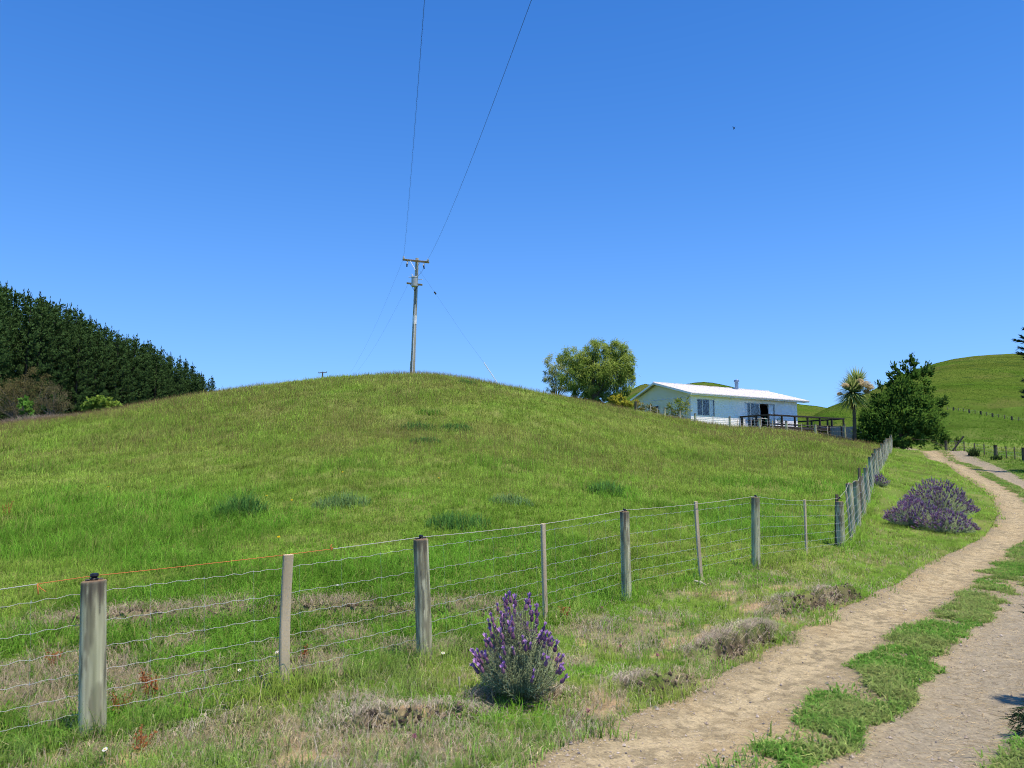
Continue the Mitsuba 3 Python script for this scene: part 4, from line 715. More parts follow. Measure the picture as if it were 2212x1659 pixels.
# ------------------------------------------------------------------ trees and shrubs
def leafset(c, dirs, L, W, col, r, fold=.0):
    """pointed leaves: c (n,3) bases, dirs (n,3) unit, L, W (n,), colours (n,3)"""
    n = len(c); a = nrm(np.cross(dirs, nrm(r.normal(0, 1, (n, 3))))); mid = c + dirs * (L * .45)[:, None]; nn = np.cross(dirs, a) * (W * fold)[:, None]
    v = np.stack([c, mid + a * (W / 2)[:, None] + nn, c + dirs * L[:, None], mid - a * (W / 2)[:, None] + nn], 1).reshape(-1, 3); k = np.arange(n)[:, None] * 4
    return v, np.stack([k + [0, 1, 2], k + [0, 2, 3]], 1).reshape(-1, 3), np.repeat(col, 4, axis=0)
def ball(r, n): return nrm(r.normal(0, 1, (n, 3)))
def clumps(blobs, per, r, shell=.55):
    """clump centres through the crown's volume: blobs are (centre, rx, ry, rz)"""
    C, R, O = [], [], []
    for c, rx, ry, rz in blobs:
        n = max(3, int(per * rx * rz)); d = ball(r, n); q = r.uniform(shell ** 3, 1, n) ** (1 / 3); p = np.asarray(c) + d * q[:, None] * [rx, ry, rz]; C.append(p); O.append(d); R.append(np.full(n, .33 * min(rx, rz)))
    return np.vstack(C), np.concatenate(R), np.vstack(O)
def foliage(blobs, per, nleaf, L, W, cols, seed, droop=0.0, upw=0.0, spread=1.0, shell=.5, out=.6):
    r = np.random.default_rng(seed); C, R, O = clumps(blobs, per, r, shell); n = len(C) * nleaf; idx = np.repeat(np.arange(len(C)), nleaf)
    p = C[idx] + r.normal(0, 1, (n, 3)) * (R[idx] * .5 * spread)[:, None]; d = nrm(O[idx] * out + ball(r, n) * .8 + np.array([0, 0, upw - droop]))
    k = r.uniform(0, 1, len(C)); col = mixc(cols[0], cols[1], k)[idx] * r.normal(1, .18, (n, 1)).clip(.5, 1.6)
    v, f, c = leafset(p, d, L * r.uniform(.7, 1.3, n), W * r.uniform(.7, 1.3, n), col, r); soft = np.repeat(nrm(O[idx] * .6 + [0, 0, .75]), 4, axis=0)
    return (v, f, c), soft, C
def limbs(base, targets, r0, seed, col=(.16, .13, .10), split=.35, n=8):
    """a trunk that divides towards the clump centres"""
    r = np.random.default_rng(seed); base = np.asarray(base, float); m = MB(); top = base + (targets.mean(0) - base) * split; top[:2] = base[:2] * .6 + top[:2] * .4
    m.tube([base - [0, 0, .3], base + (top - base) * .5 + r.normal(0, r0 * .4, 3), top], [r0 * 1.15, r0 * .85, r0 * .7], n, col)
    for t in targets:
        mid = top + (t - top) * .5 + r.normal(0, .08, 3) * np.linalg.norm(t - top) * [1, 1, .5] + [0, 0, .08 * np.linalg.norm(t - top)]; m.tube([top + (base - top) * r.uniform(0, .25), mid, t], [r0 * .42, r0 * .24, r0 * .06], 6, col)
    return m
def blob(px, py, rx, ry, d, dep=None):
    s = (d * (CP + 0.0)) / FOC; c = at(px, py, d); return (c, rx * s, (dep if dep else min(rx, ry)) * s, ry * s)
def tree(key, blobs, base, label, cat, per, nleaf, L, W, cols, seed, r0, group=None, bsdf='vc_leaf', nl=14, bark=(.14, .115, .09), **kw):
    fol, soft, C = foliage(blobs, per, nleaf, L, W, cols, seed, **kw); put(key + '__crown', fol, bsdf, soft=soft)
    r = np.random.default_rng(seed); pick = C[r.permutation(len(C))[:nl]]; put(key + '__trunk', limbs(base, pick, r0, seed, bark), 'vc_matte', smooth=True); lab(key, label, cat, group)
def root(px, py, d): p = at(px, py, d); p[2] = float(gz(p[0], p[1])); return p

# the willow-like tree by the house and the paler one behind its left side
D = 56.5
tree('garden_tree', [blob(*b, D) for b in [(1240, 772, 32, 22), (1262, 790, 30, 26), (1296, 757, 34, 22), (1330, 757, 26, 20), (1345, 785, 24, 30), (1322, 805, 38, 34), (1285, 808, 44, 30), (1240, 815, 34, 26), (1352, 822, 18, 26), (1325, 842, 28, 20), (1268, 838, 36, 16), (1356, 768, 14, 12), (1362, 806, 10, 10), (1300, 856, 34, 10), (1252, 854, 26, 9), (1336, 856, 20, 9)]],
     root(1281, 868, D), 'big bushy green tree with drooping foliage, left of the white house', 'tree', 75, 60, .24, .034, ((.13, .225, .035), (.34, .43, .10)), 21, .26, nl=22, bark=(.07, .06, .05), droop=.75, spread=.95)
D = 58.5
tree('garden_tree_001', [blob(*b, D) for b in [(1196, 785, 20, 18), (1212, 800, 24, 24), (1203, 822, 20, 20), (1220, 835, 18, 14), (1184, 812, 12, 14), (1192, 840, 10, 10)]], root(1203, 868, D), 'paler thin tree standing at the left side of the big bushy tree', 'tree', 44, 44, .24, .034, ((.20, .28, .08), (.42, .46, .19)), 22, .11, nl=12, bark=(.10, .09, .075), droop=.8)
D = 55.5
tree('garden_shrub', [blob(*b, D) for b in [(1337, 868, 15, 12), (1325, 864, 9, 10), (1352, 874, 12, 9), (1330, 877, 12, 8)]], root(1335, 884, D), 'bright yellow-green shrub under the bushy tree, left of the house gable', 'shrub', 110, 26, .16, .09, ((.18, .24, .03), (.38, .36, .05)), 23, .05, nl=8)
tree('garden_shrub_001', [blob(*b, 57.0) for b in [(1370, 872, 12, 8), (1384, 878, 8, 7)]], root(1375, 888, 57), 'low yellowish shrub beside the tall dark fence post', 'shrub', 110, 22, .15, .07, ((.19, .20, .04), (.33, .27, .06)), 24, .04, nl=6)
tree('garden_shrub_002', [blob(*b, 56.5) for b in [(1398, 884, 16, 9), (1410, 889, 12, 7)]], root(1402, 895, 56.5), 'dull green shrub in front of the dark gable window', 'shrub', 110, 22, .14, .06, ((.09, .12, .03), (.17, .175, .06)), 25, .04, nl=6)
tree('garden_shrub_003', [blob(*b, 56.0) for b in [(1460, 878, 17, 13), (1475, 868, 13, 11), (1447, 884, 9, 13), (1482, 884, 11, 12), (1462, 893, 14, 9)]], root(1462, 904, 56), 'light green open shrub against the house gable corner', 'shrub', 62, 15, .16, .07, ((.11, .18, .03), (.24, .28, .07)), 26, .05, nl=10, bark=(.2, .17, .13), spread=1.3)
tree('hedge', [blob(*b, 56.8) for b in [(1212, 866, 16, 9), (1236, 869, 18, 9), (1262, 871, 18, 9), (1290, 874, 14, 8)]], root(1240, 880, 56.8), 'dark low hedge under the bushy tree', 'hedge', 110, 22, .13, .07, ((.025, .05, .015), (.05, .085, .02)), 27, .04, nl=6)
# the dark evergreen by the track
D = 54.5
EV = [(1948, 938, 64, 28), (1912, 908, 38, 30), (1952, 898, 54, 34), (1992, 915, 40, 32), (1914, 880, 30, 24), (1960, 858, 40, 30), (2000, 880, 30, 22), (1944, 834, 22, 20), (1972, 826, 24, 22), (1968, 796, 11, 22), (1968, 775, 4, 9), (1936, 806, 8, 12), (1998, 838, 16, 14), (2002, 806, 9, 9), (2027, 868, 18, 7), (2020, 940, 22, 24), (1876, 936, 28, 24), (1876, 908, 22, 22), (1858, 938, 14, 18), (1896, 862, 14, 10)]
EVB = [blob(*b, D) for b in EV]; EVB += [(np.array(c) + [0, 1.6, -.1], rx * .8, ry, rz) for c, rx, ry, rz in EVB[:6]]
tree('evergreen_tree', EVB, root(1952, 972, D), 'dense dark green bushy tree where the fence meets the track', 'tree', 46, 36, .22, .10, ((.030, .085, .018), (.105, .205, .035)), 31, .24, nl=18, bark=(.06, .05, .04), upw=.5, out=.9)
sp = MB(); r = np.random.default_rng(32); TW = []
for px, py, tx, ty_ in [(1967, 800, 1969, 768), (1972, 805, 1980, 782), (1958, 805, 1950, 785), (1938, 812, 1929, 789), (1930, 825, 1918, 806), (2000, 812, 2004, 786), (2003, 815, 2016, 797), (1990, 815, 1993, 797), (1905, 845, 1897, 826), (2022, 868, 2046, 861), (2020, 875, 2042, 872), (1945, 820, 1941, 800), (2030, 900, 2042, 896)]:
    a, b = at(px, py, D), at(tx, ty_, D - .2); n = 70; t = r.uniform(0, 1, n); p = a + (b - a) * t[:, None] + r.normal(0, .09, (n, 3)); d = nrm(nrm(b - a) * .8 + ball(r, n) * .7 + [0, 0, .3]); TW.append(leafset(p, d, r.uniform(.18, .32, n), r.uniform(.08, .13, n), jit(mixc((.02, .06, .015), (.06, .12, .03), r.uniform(0, 1, n)), r), r)); sp.tube([a, b], [.03, .008], 5, (.06, .05, .04))
tw = join(*TW); put('evergreen_tree__shoot_leaves', tw, 'vc_leaf', soft=np.array([.3, -.3, .8])); put('evergreen_tree__shoot_stems', sp, 'vc_matte', smooth=True)
# flax and bushes behind the paddock fence
tree('paddock_bush', [blob(*b, 51) for b in [(1960, 952, 8, 8), (2060, 950, 16, 6), (2048, 948, 8, 7)]], root(2055, 962, 51.5), 'low green bush behind the start of the paddock fence', 'bush', 60, 16, .2, .1, ((.05, .10, .02), (.10, .16, .03)), 33, .03, nl=4)
for k, (px, py, d, n, h, lb) in enumerate([(2103, 978, 46.8, 80, .60, 'dark spiky clump behind the paddock fence by the fourth stake'), (2152, 990, 44.5, 50, .38, 'small dark spiky clump at the foot of a thick paddock post')]):
    r = np.random.default_rng(41 + k); c = root(px, py, d); a = r.uniform(0, 6.28, n); p = c + np.stack([np.cos(a), np.sin(a), a * 0], 1) * r.uniform(0, .35, n)[:, None]; key = num('flax_clump'); put(key, blades(p, r.uniform(.5, 1.2, n) * h, np.full(n, .07), r.uniform(.2, 1.0, n), jit(np.tile([[.02, .04, .015]], (n, 1)), r), jit(np.tile([[.045, .085, .03]], (n, 1)), r), r=r), 'vc_leaf', soft=UP); lab(key, lb, 'flax', 'dark clumps along the paddock fence')

# cabbage tree
D = 52.6; cb0 = root(1844, 938, D); hd = at(1842, 849, D); K = 'cabbage_tree'; r = np.random.default_rng(51)
m = MB(); t = np.linspace(0, 1, 16); m.tube([cb0 - [0, 0, .3] + (hd - cb0) * q + np.array([.06 * math.sin(q * 3), 0, 0]) for q in t], .145 - .05 * t + .012 * np.sin(t * 60), 10, mixc((.055, .045, .034), (.10, .085, .065), r.uniform(0, 1, 16))); put(K + '__trunk', m, 'vc_matte', smooth=True)
def swords(c, n, L, W, cols, seed, zlo=-.75):
    r = np.random.default_rng(seed); d = ball(r, n * 2); d = d[d[:, 2] > zlo][:n]; n = len(d); LL = L * r.uniform(.75, 1.15, n); side = nrm(np.cross(d, [0, 0, 1.0])) * (W * r.uniform(.8, 1.2, n))[:, None] / 2
    s = np.linspace(0, 1, 5); P = np.array(c) + d[:, None, :] * (LL[:, None] * s)[..., None]; P[..., 2] -= (s ** 2)[None, :] * (LL * .22)[:, None] * (1 - np.maximum(d[:, 2], 0))[:, None]; wid = np.array([.5, 1, .9, .6, 0])
    v = np.stack([P - side[:, None] * wid[None, :, None], P + side[:, None] * wid[None, :, None]], 2).reshape(-1, 3); k = np.arange(n)[:, None] * 10; f = np.concatenate([np.stack([k + [2 * i, 2 * i + 1, 2 * i + 3], k + [2 * i, 2 * i + 3, 2 * i + 2]], 1) for i in range(4)], 1).reshape(-1, 3)
    return v, f, np.repeat(jit(mixc(cols[0], cols[1], r.uniform(0, 1, n)), r), 10, axis=0)
GC2 = ((.13, .24, .06), (.40, .45, .18))
put(K + '__leaf_head', swords(hd, 560, 1.42, .085, GC2, 52), 'vc_leaf', soft=np.array([.15, -.2, .5])); put(K + '__leaf_head_001', swords(at(1850, 828, D + .4), 380, 1.25, .08, GC2, 53, -.35), 'vc_leaf', soft=np.array([.15, -.2, .5]))
put(K + '__dead_leaves', swords(at(1845, 868, D), 90, .75, .05, ((.16, .12, .07), (.27, .21, .12)), 54, -.98), 'vc_leaf', soft=np.array([.1, -.3, .2]))
for k, (px, py, s) in enumerate([(1868, 830, .40), (1879, 837, .34), (1857, 824, .30), (1826, 833, .26), (1814, 851, .16), (1872, 846, .26)]):
    n = 700; c = at(px, py, D - .95 + .12 * (k % 3)); p = c + ball(r, n) * (r.uniform(.1, 1, n) ** .5)[:, None] * [s, s * .7, s * .62]; d = nrm(ball(r, n) + [0, 0, .4]); put(num(K + '__flower_panicle'), leafset(p, d, r.uniform(.06, .12, n), np.full(n, .035), jit(mixc((.42, .36, .22), (.62, .55, .38), r.uniform(0, 1, n)), r), r), 'vc_leaf', soft=UP)
lab(K, 'spiky-headed cabbage tree with cream flower sprays beside the dark tree', 'cabbage tree')

# left of the paddock: manuka, two bright green bushes, dead brush
D = 47.0
MAN = ((.085, .085, .035), (.165, .15, .07))
tree('brown_shrub', [blob(*b, D) for b in [(60, 845, 46, 30), (20, 850, 40, 30), (78, 815, 24, 20), (40, 880, 50, 22), (-30, 850, 40, 40)]], root(45, 912, D), 'large brownish wispy shrub in front of the pines at the left edge', 'shrub', 38, 42, .13, .03, MAN, 61, .09, nl=26, bark=(.17, .145, .115), upw=.45, out=.4, group='brown shrubs before the pines')
tree('brown_shrub_001', [blob(*b, D - 1) for b in [(115, 862, 30, 26), (100, 885, 26, 18), (136, 878, 18, 20), (118, 838, 16, 16)]], root(112, 905, D - 1), 'smaller grey-brown shrub right of the large brownish one', 'shrub', 50, 38, .12, .03, ((.08, .08, .042), (.15, .14, .08)), 62, .07, nl=22, bark=(.19, .165, .135), upw=.45, out=.4, group='brown shrubs before the pines')
tree('green_bush', [blob(*b, 43.5) for b in [(52, 877, 11, 12), (58, 895, 14, 10), (46, 902, 16, 6), (50, 866, 7, 8)]], root(53, 914, 43.5), 'bright green upright young bush in front of the brown shrubs', 'bush', 120, 22, .17, .12, ((.07, .19, .03), (.16, .30, .06)), 63, .03, nl=8, group='bright green bushes')
tree('green_bush_001', [blob(*b, 45.5) for b in [(205, 875, 24, 16), (222, 868, 18, 12), (245, 878, 20, 12), (190, 884, 14, 12), (230, 886, 26, 10)]], root(220, 896, 45.5), 'wide bright yellow-green bush in front of the dark pines', 'bush', 100, 22, .17, .12, ((.10, .20, .03), (.22, .32, .06)), 64, .04, nl=12, group='bright green bushes')
def brush():
    r = np.random.default_rng(65); n = 5200; px = r.uniform(-60, 175, n); d = r.uniform(41.0, 44.5, n); p = np.array([at(a, 905, b) for a, b in zip(px, d)]); p[:, 2] = gz(p[:, 0], p[:, 1]); c = mixc((.16, .135, .11), (.33, .29, .25), r.uniform(0, 1, n))
    return blades(p, r.uniform(.2, .75, n) * (1 - .5 * sst(60, 170, px)), np.full(n, .03), r.uniform(.3, 1.4, n), jit(c * .8, r), jit(c, r), r=r)
put('dead_brush', brush(), 'vc_grass', soft=UP); lab('dead_brush', 'grey dead brush along the left edge of the paddock', 'brush', kind='stuff')

# pine plantation: three trees with their parts, placed as copies
def pine(seed, H):
    r = np.random.default_rng(seed); m = MB().tube([[0, 0, -.5], [0, 0, H * .5], [0, 0, H * .93]], [.24, .15, .03], 7, (.045, .038, .03)); P, Dd, LL, CC = [], [], [], []
    z = .8
    while z < H * .985:
        t = z / H; nb = int(r.integers(5, 8)) if t < .9 else 4; R_ = min(3.0, 3.8 * (1 - t) ** (.80 if seed % 2 else .58) + .12) * r.uniform(.8, 1.15)
        for k in range(nb):
            a = r.uniform(0, 6.28); L = R_ * r.uniform(.65, 1.15); nt = max(2, int(L / .30)); s = np.linspace(.30, 1, nt); rise = .25 + .5 * t
            q = np.stack([np.cos(a) * L * s, np.sin(a) * L * s, z + L * (rise * s ** 1.7 - .10 * s)], 1) + r.normal(0, .08, (nt, 3)); tone = r.uniform(0, 1)
            if L > 1.2: m.tube([[0, 0, z], q[-1]], [.04, .012], 4, (.045, .04, .03))
            for j in range(nt):
                n = 7; P.append(np.repeat(q[j:j + 1], n, 0) + r.normal(0, .06, (n, 3))); Dd.append(nrm(np.array([math.cos(a) * .6, math.sin(a) * .6, .75]) + ball(r, n) * .75)); LL.append(r.uniform(.32, .62, n)); CC.append(np.tile(mixc((.018, .045, .015), (.055, .105, .034), np.array(tone * .6 + .4 * t)), (n, 1)))
        z += r.uniform(.55, .85) * (1.0 if t < .7 else .8)
    n = 40; zz = r.uniform(H * .92, H * 1.025, n); P.append(np.stack([r.normal(0, .06, n), r.normal(0, .06, n), zz], 1)); Dd.append(nrm(ball(r, n) * .45 + [0, 0, 1])); LL.append(r.uniform(.3, .55, n)); CC.append(np.tile([[.035, .065, .02]], (n, 1)))
    P, Dd, LL, CC = np.vstack(P), np.vstack(Dd), np.concatenate(LL), np.vstack(CC); crown = leafset(P, Dd, LL, LL * .30, jit(CC, r, .2), r); soft = np.repeat(nrm(np.stack([P[:, 0] / 3, P[:, 1] / 3, np.full(len(P), .55)], 1)), 4, 0)
    return m, crown, soft
for k, (sd, H) in enumerate([(71, 22.0), (72, 23.5), (73, 21.0), (74, 24.5)]):
    m, cr, so = pine(sd, H); put('tmp_crown', cr, 'vc_leaf', soft=so); cd = scene.pop('tmp_crown'); put('tmp_trunk', m, 'vc_matte', smooth=True); td = scene.pop('tmp_trunk'); cd['bsdf'] = {'type': 'ref', 'id': 'vc_needle'}
    scene[f'pine_kind_{"abcd"[k]}'] = {'type': 'shapegroup', 'trunk': td, 'crown': cd}
r = np.random.default_rng(77); pn = 0
SKY = PchipInterpolator([-120, 0, 45, 95, 150, 180, 215, 255, 300, 345, 390, 430, 470, 492], [606, 622, 638, 655, 674, 694, 706, 722, 740, 762, 782, 806, 830, 846])
dist = 96.0; row = 0
for row in range(4):
    dist = 94.0 + row * 1.5
    while dist < 262:
        pxe = np.interp(dist, [92, 120, 150, 185, 225, 262], [-60, 100, 235, 348, 446, 510]) - row * 22 - 25 + r.normal(0, 5)
        dd = dist + row * 4 + r.normal(0, 1.0); base = root(pxe, 900, dd)
        if -150 < pxe < 495 and r.uniform() > .12:
            want = at(pxe, float(SKY(np.clip(pxe, -120, 492))) + r.gamma(1.0, 13) - 10 + (12 if row == 0 else 3), dd)[2]; kind = int(r.integers(0, 4)); H = [22.0, 23.5, 21.0, 24.5][kind]; s = np.clip((want - base[2]) / H, .55, 1.6)
            key = num('pine_tree'); scene[key] = {'type': 'instance', 'to_world': T().translate(base.tolist()).rotate([0, 0, 1], float(r.uniform(0, 360))).scale([float(min(s, 1.25)), float(min(s, 1.25)), float(s)]), 'g': {'type': 'ref', 'id': f'pine_kind_{"abcd"[kind]}'}}
            lab(key, 'dark green pine in the front edge row of the plantation' if row == 0 else 'pine top showing above the front row of the plantation', 'pine tree', 'front row pines of the plantation' if row == 0 else 'pines behind the front row'); pn += 1
        dist += (3.0 + .009 * dist) * r.uniform(.6, 1.5)

# conifer just outside the right edge, a few shoots reaching into the picture
ends = sorted((k for k in labels if k.startswith('pine_tree')), key=lambda k: (lambda m_: m_[0, 3] / m_[1, 3])(np.array(scene[k]['to_world'].matrix).reshape(4, 4)))
front = [k for k in ends if labels[k]['group'].startswith('front')]
lab(ends[-1], 'last and lowest pine at the right end of the plantation', 'pine tree', labels[ends[-1]]['group'])
lab(front[0] if front[0] != ends[-1] else front[1], 'foremost pine at the left edge of the picture', 'pine tree', 'front row pines of the plantation')
r = np.random.default_rng(81); D = 37.0; m = MB(); V = []; base = root(2330, 1012, D)
m.tube([base - [0, 0, .4], base + [0, 0, 4], base + [0, 0, 8.2]], [.17, .11, .03], 8, (.12, .10, .08))
for k in range(96):
    if k < 9: tip = at(*[(2196, 735), (2203, 752), (2206, 728), (2200, 762), (2209, 846), (2210, 858), (2213, 822), (2214, 712), (2216, 775)][k], D + r.normal(0, .3)); a = base + [0, 0, max(tip[2] - base[2] - r.uniform(.5, 1.0), .4)]
    else:
        z = r.uniform(.9, 7.6); an = r.uniform(-2.2, 1.7) + .2; L = (1 - z / 8.6) * 1.6 + .3; a = base + [0, 0, z]; tip = a + np.array([math.cos(an) * L, math.sin(an) * L, .25 * L])
    m.tube([a, (a + tip) / 2 + [0, 0, -.1], tip], [.035, .02, .006], 5, (.10, .085, .07)); n = 230; t = r.uniform(.15, 1, n); p = a + (tip - a) * t[:, None]; V.append(leafset(p, nrm(nrm(tip - a) * 1.1 + ball(r, n) * .6), r.uniform(.16, .34, n), np.full(n, .05), jit(mixc((.022, .04, .03), (.05, .08, .05), r.uniform(0, 1, n)), r), r))
put('conifer__crown', join(*V), 'vc_needle'); put('conifer__trunk', m, 'vc_matte', smooth=True); lab('conifer', 'dark conifer at the right edge, only its branch tips showing', 'conifer tree')
r = np.random.default_rng(82); base = np.array([3.95, 4.9, 0.0]); base[2] = float(gz(base[0], base[1])); m = MB(); V = []
m.tube([base - [0, 0, .1], base + [0, 0, .6], base + [0.02, 0, 1.25]], [.035, .025, .008], 6, (.12, .10, .08))
for k in range(46):
    if k < 5: tip = at(*[(2186, 1548), (2192, 1562), (2196, 1590), (2203, 1612), (2200, 1536)][k], 4.62); a = base + [0, 0, .10 + .07 * k]
    else: z = r.uniform(.1, 1.2); an = r.uniform(-2.4, 2.4); L = .5 * (1.25 - z) + .10; a = base + [0, 0, z]; tip = a + np.array([math.cos(an) * L, math.sin(an) * L, .15])
    m.tube([a, tip], [.009, .003], 5, (.12, .10, .08)); n = 260; t = r.uniform(.1, 1, n); p = a + (tip - a) * t[:, None]; V.append(leafset(p, nrm(nrm(tip - a) * 1.0 + ball(r, n) * .55), r.uniform(.06, .13, n), np.full(n, .006), jit(mixc((.015, .035, .015), (.035, .07, .03), r.uniform(0, 1, n)), r), r))
put('young_pine__crown', join(*V), 'vc_needle'); put('young_pine__trunk', m, 'vc_matte', smooth=True); lab('young_pine', 'dark young pine shoots poking in at the lower right corner', 'young pine')

# ------------------------------------------------------------------ lavender
LG = ((.20, .28, .14), (.38, .45, .28))
def lavender(key, c, R, H, nst, nfl, seed, label, lean=(0, 0), parts=True, fl=.043):
    r = np.random.default_rng(seed); V = []; m = MB(); heads = []
    for k in range(nst):
        a = r.uniform(0, 6.28); q = math.sqrt(r.uniform(0, 1)); wob = 1 + .25 * math.sin(a * 3 + seed) + .15 * math.sin(a * 5 + seed * 2); L = H * (1.02 - (.52 if parts else .70) * q ** 2.4) * r.uniform(.60, 1.12); tip = np.array([math.cos(a) * q * R * wob + lean[0] * H, math.sin(a) * q * R * wob + lean[1] * H, L * (1 - .18 * q * q)]); b = np.array([math.cos(a), math.sin(a), 0]) * q * R * .18
        mid = b + (tip - b) * .5 + np.array([math.cos(a), math.sin(a), -.2]) * R * .14 * q; t = np.linspace(0, 1, 7)[:, None]; p = b * (1 - t) ** 2 + 2 * mid * t * (1 - t) + tip * t ** 2 + c
        if parts or k % 5 == 0: m.tube(p, np.linspace(.0035, .0012, 7) * (1 if parts else 2.0), 3, (.16, .16, .10), caps=False)
        n = 40 if parts else 16; tt_ = r.uniform(.28, .90, n)[:, None]; pp = c + b * (1 - tt_) ** 2 + 2 * mid * tt_ * (1 - tt_) + tip * tt_ ** 2; ax = nrm(tip - b); sc = 1 if parts else 2.4
        V.append(leafset(pp + r.normal(0, .004, pp.shape), nrm(ax * .75 + ball(r, n) * .7), r.uniform(.020, .042, n) * sc, np.full(n, .0042) * sc, jit(mixc(LG[0], LG[1], r.uniform(0, 1, n)), r), r))
        if len(heads) < nfl and (q > .0): heads.append((p[-1], nrm(ax + ball(r, 1)[0] * .15 + [0, 0, .4])))
    fol = join(*V); put(key + '__foliage', fol, 'vc_leaf', soft=nrm((fol[0] - c) / [R, R, H] + [0, 0, .35])); put(key + '__stems', m, 'vc_matte'); r.shuffle(heads)
    MBs = []
    for p, ax in heads:
        s = fl * r.uniform(.75, 1.25); a = nrm(np.cross(ax, [.3, .9, .1])); b = np.cross(ax, a); f = MB(); z = np.array([0, .15, .45, .8, 1.0]) * s; rad = np.array([.10, .26, .30, .22, .06]) * s; ang = np.arange(6) / 6 * 6.283; dk = mixc((.13, .06, .13), (.23, .12, .20), r.uniform(0, 1))
        v = (p + ax * z[:, None, None] .reshape(-1, 1, 1) + rad.reshape(-1, 1, 1) * (np.cos(ang)[None, :, None] * a + np.sin(ang)[None, :, None] * b)).reshape(-1, 3); i, j = np.meshgrid(np.arange(4), np.arange(6), indexing='ij'); i, j = i.ravel(), j.ravel(); f.add(v, np.stack([i * 6 + j, i * 6 + (j + 1) % 6, (i + 1) * 6 + (j + 1) % 6, (i + 1) * 6 + j], 1), dk)
        for q in range(4):
            an = q * 1.57 + r.uniform(0, 1); d = nrm(ax * 1.2 + (np.cos(an) * a + np.sin(an) * b) * .5); o = p + ax * s * .95; w = np.cross(d, ax) * 0 + (np.cos(an + 1.57) * a + np.sin(an + 1.57) * b) * s * .20; f.add([o - w * .5, o + w * .5, o + d * s * .55 + w, o + d * s * .85, o + d * s * .55 - w], [[0, 1, 2], [0, 2, 4], [4, 2, 3]], mixc((.28, .14, .40), (.45, .28, .56), r.uniform(0, 1)) if parts else mixc((.24, .15, .30), (.42, .30, .45), r.uniform(0, 1)))
        if parts: put(num(key + '__flower'), f, 'vc_matte')
        else: MBs.append(f)
    if MBs:
        (v, f), c_ = zip(*[x.get() for x in MBs]) if False else ((None, None), None)
        allm = MB(); [allm.add(*x.get()[0], x.get()[1]) for x in MBs]; put(key + '__flowers', allm, 'vc_matte'); lab(key + '__flowers', kind='stuff')
    lab(key, label, 'lavender bush', 'lavender bushes')
def ground_at(px, py, d): p = hit(px, py); return np.array([p[0], p[1], float(gz(p[0], p[1]))])
lavender('lavender_bush', ground_at(1128, 1500, 5.55) - [0, 0, .03], .28, .60, 500, 135, 91, 'purple lavender bush beside the near fence, closest to the camera', lean=(-.05, .0))
lavender('lavender_bush_001', ground_at(2022, 1120, 18.4), 0.86, .88, 760, 820, 92, 'large purple lavender bush on the verge, the farther one of the pair', parts=False, fl=.05)
lavender('lavender_bush_002', ground_at(1978, 1138, 16.6), .62, .60, 520, 560, 93, 'purple lavender bush on the verge in front of the large one', parts=False, fl=.046)
lavender('lavender_bush_003', ground_at(2052, 1152, 16.0), .55, .46, 380, 330, 94, 'low dull purple lavender bush at the near right of the verge pair', parts=False, fl=.046)
lavender('lavender_bush_004', ground_at(1902, 1051, 24.3), .24, .34, 140, 90, 95, 'tiny purple lavender plant close to the long row of fence posts', parts=False, fl=.05)

# ------------------------------------------------------------------ small plants and things
def tussock(px, py, d, n, R, h, cols, seed, label, lean=.8):
    n = int(n * .55); r = np.random.default_rng(seed); c = ground_at(px, py, d); R, h = R * c[1] / d, h * c[1] / d; d = c[1]; a = r.uniform(0, 6.28, n); q = R * np.sqrt(r.uniform(0, 1, n)); p = c + np.stack([np.cos(a) * q * 1.3, np.sin(a) * q * .8, a * 0], 1); h = h * (1.3 - .75 * (q / R) ** 2); p[:, 2] = gz(p[:, 0], p[:, 1]); key = num('grass_tussock')
    put(key, blades(p, h * r.uniform(.6, 1.15, n), np.maximum(.008, .0010 * d) * r.uniform(.6, 1.3, n), r.uniform(.15, lean + .3, n), jit(np.tile([cols[0]], (n, 1)), r, .3), jit(np.tile([cols[1]], (n, 1)), r, .35), r=r), 'vc_grass', soft=UP); lab(key, label, 'tussock', 'dark tussocks in the paddock')
DKG, BLU, MID = ((.05, .13, .03), (.085, .225, .06)), ((.10, .19, .07), (.165, .30, .12)), ((.06, .16, .02), (.11, .27, .04))
for px, py, d, n, R, h, co, lb in [(520, 1118, 12.6, 900, .36, .40, DKG, 'tall dark green tussock in the left part of the paddock'), (465, 1128, 12.3, 700, .45, .24, MID, 'lower mid-green clump at the left of the tall dark tussock'), (738, 1095, 13.6, 700, .42, .26, BLU, 'bluish grey-green grass clump in the middle of the paddock'),
                                  (990, 1140, 12.0, 700, .42, .26, DKG, 'dark grass clump behind the second near fence post'), (1312, 1068, 15.5, 500, .30, .30, DKG, 'dark grass clump behind the leaning batten'), (1105, 1088, 14.5, 500, .35, .2, BLU, 'faint bluish clump above the third near fence post'), (900, 928, 29, 500, .6, .3, DKG, 'dark patch of grass high on the slope below the power pole, left of two'), (985, 930, 29, 500, .6, .3, DKG, 'dark patch of grass high on the slope below the power pole, right of two'),
                                  (918, 958, 26, 420, .45, .25, DKG, 'small dark grass patch under the two high ones'), (930, 895, 33, 380, .55, .25, MID, 'mid-green grass patch just under the hill crest'), (1008, 830, 44, 300, .5, .3, DKG, 'tiny dark tuft on the skyline right of the power pole')]:
    tussock(px, py, d, n, R, h, co, int(px), lb)
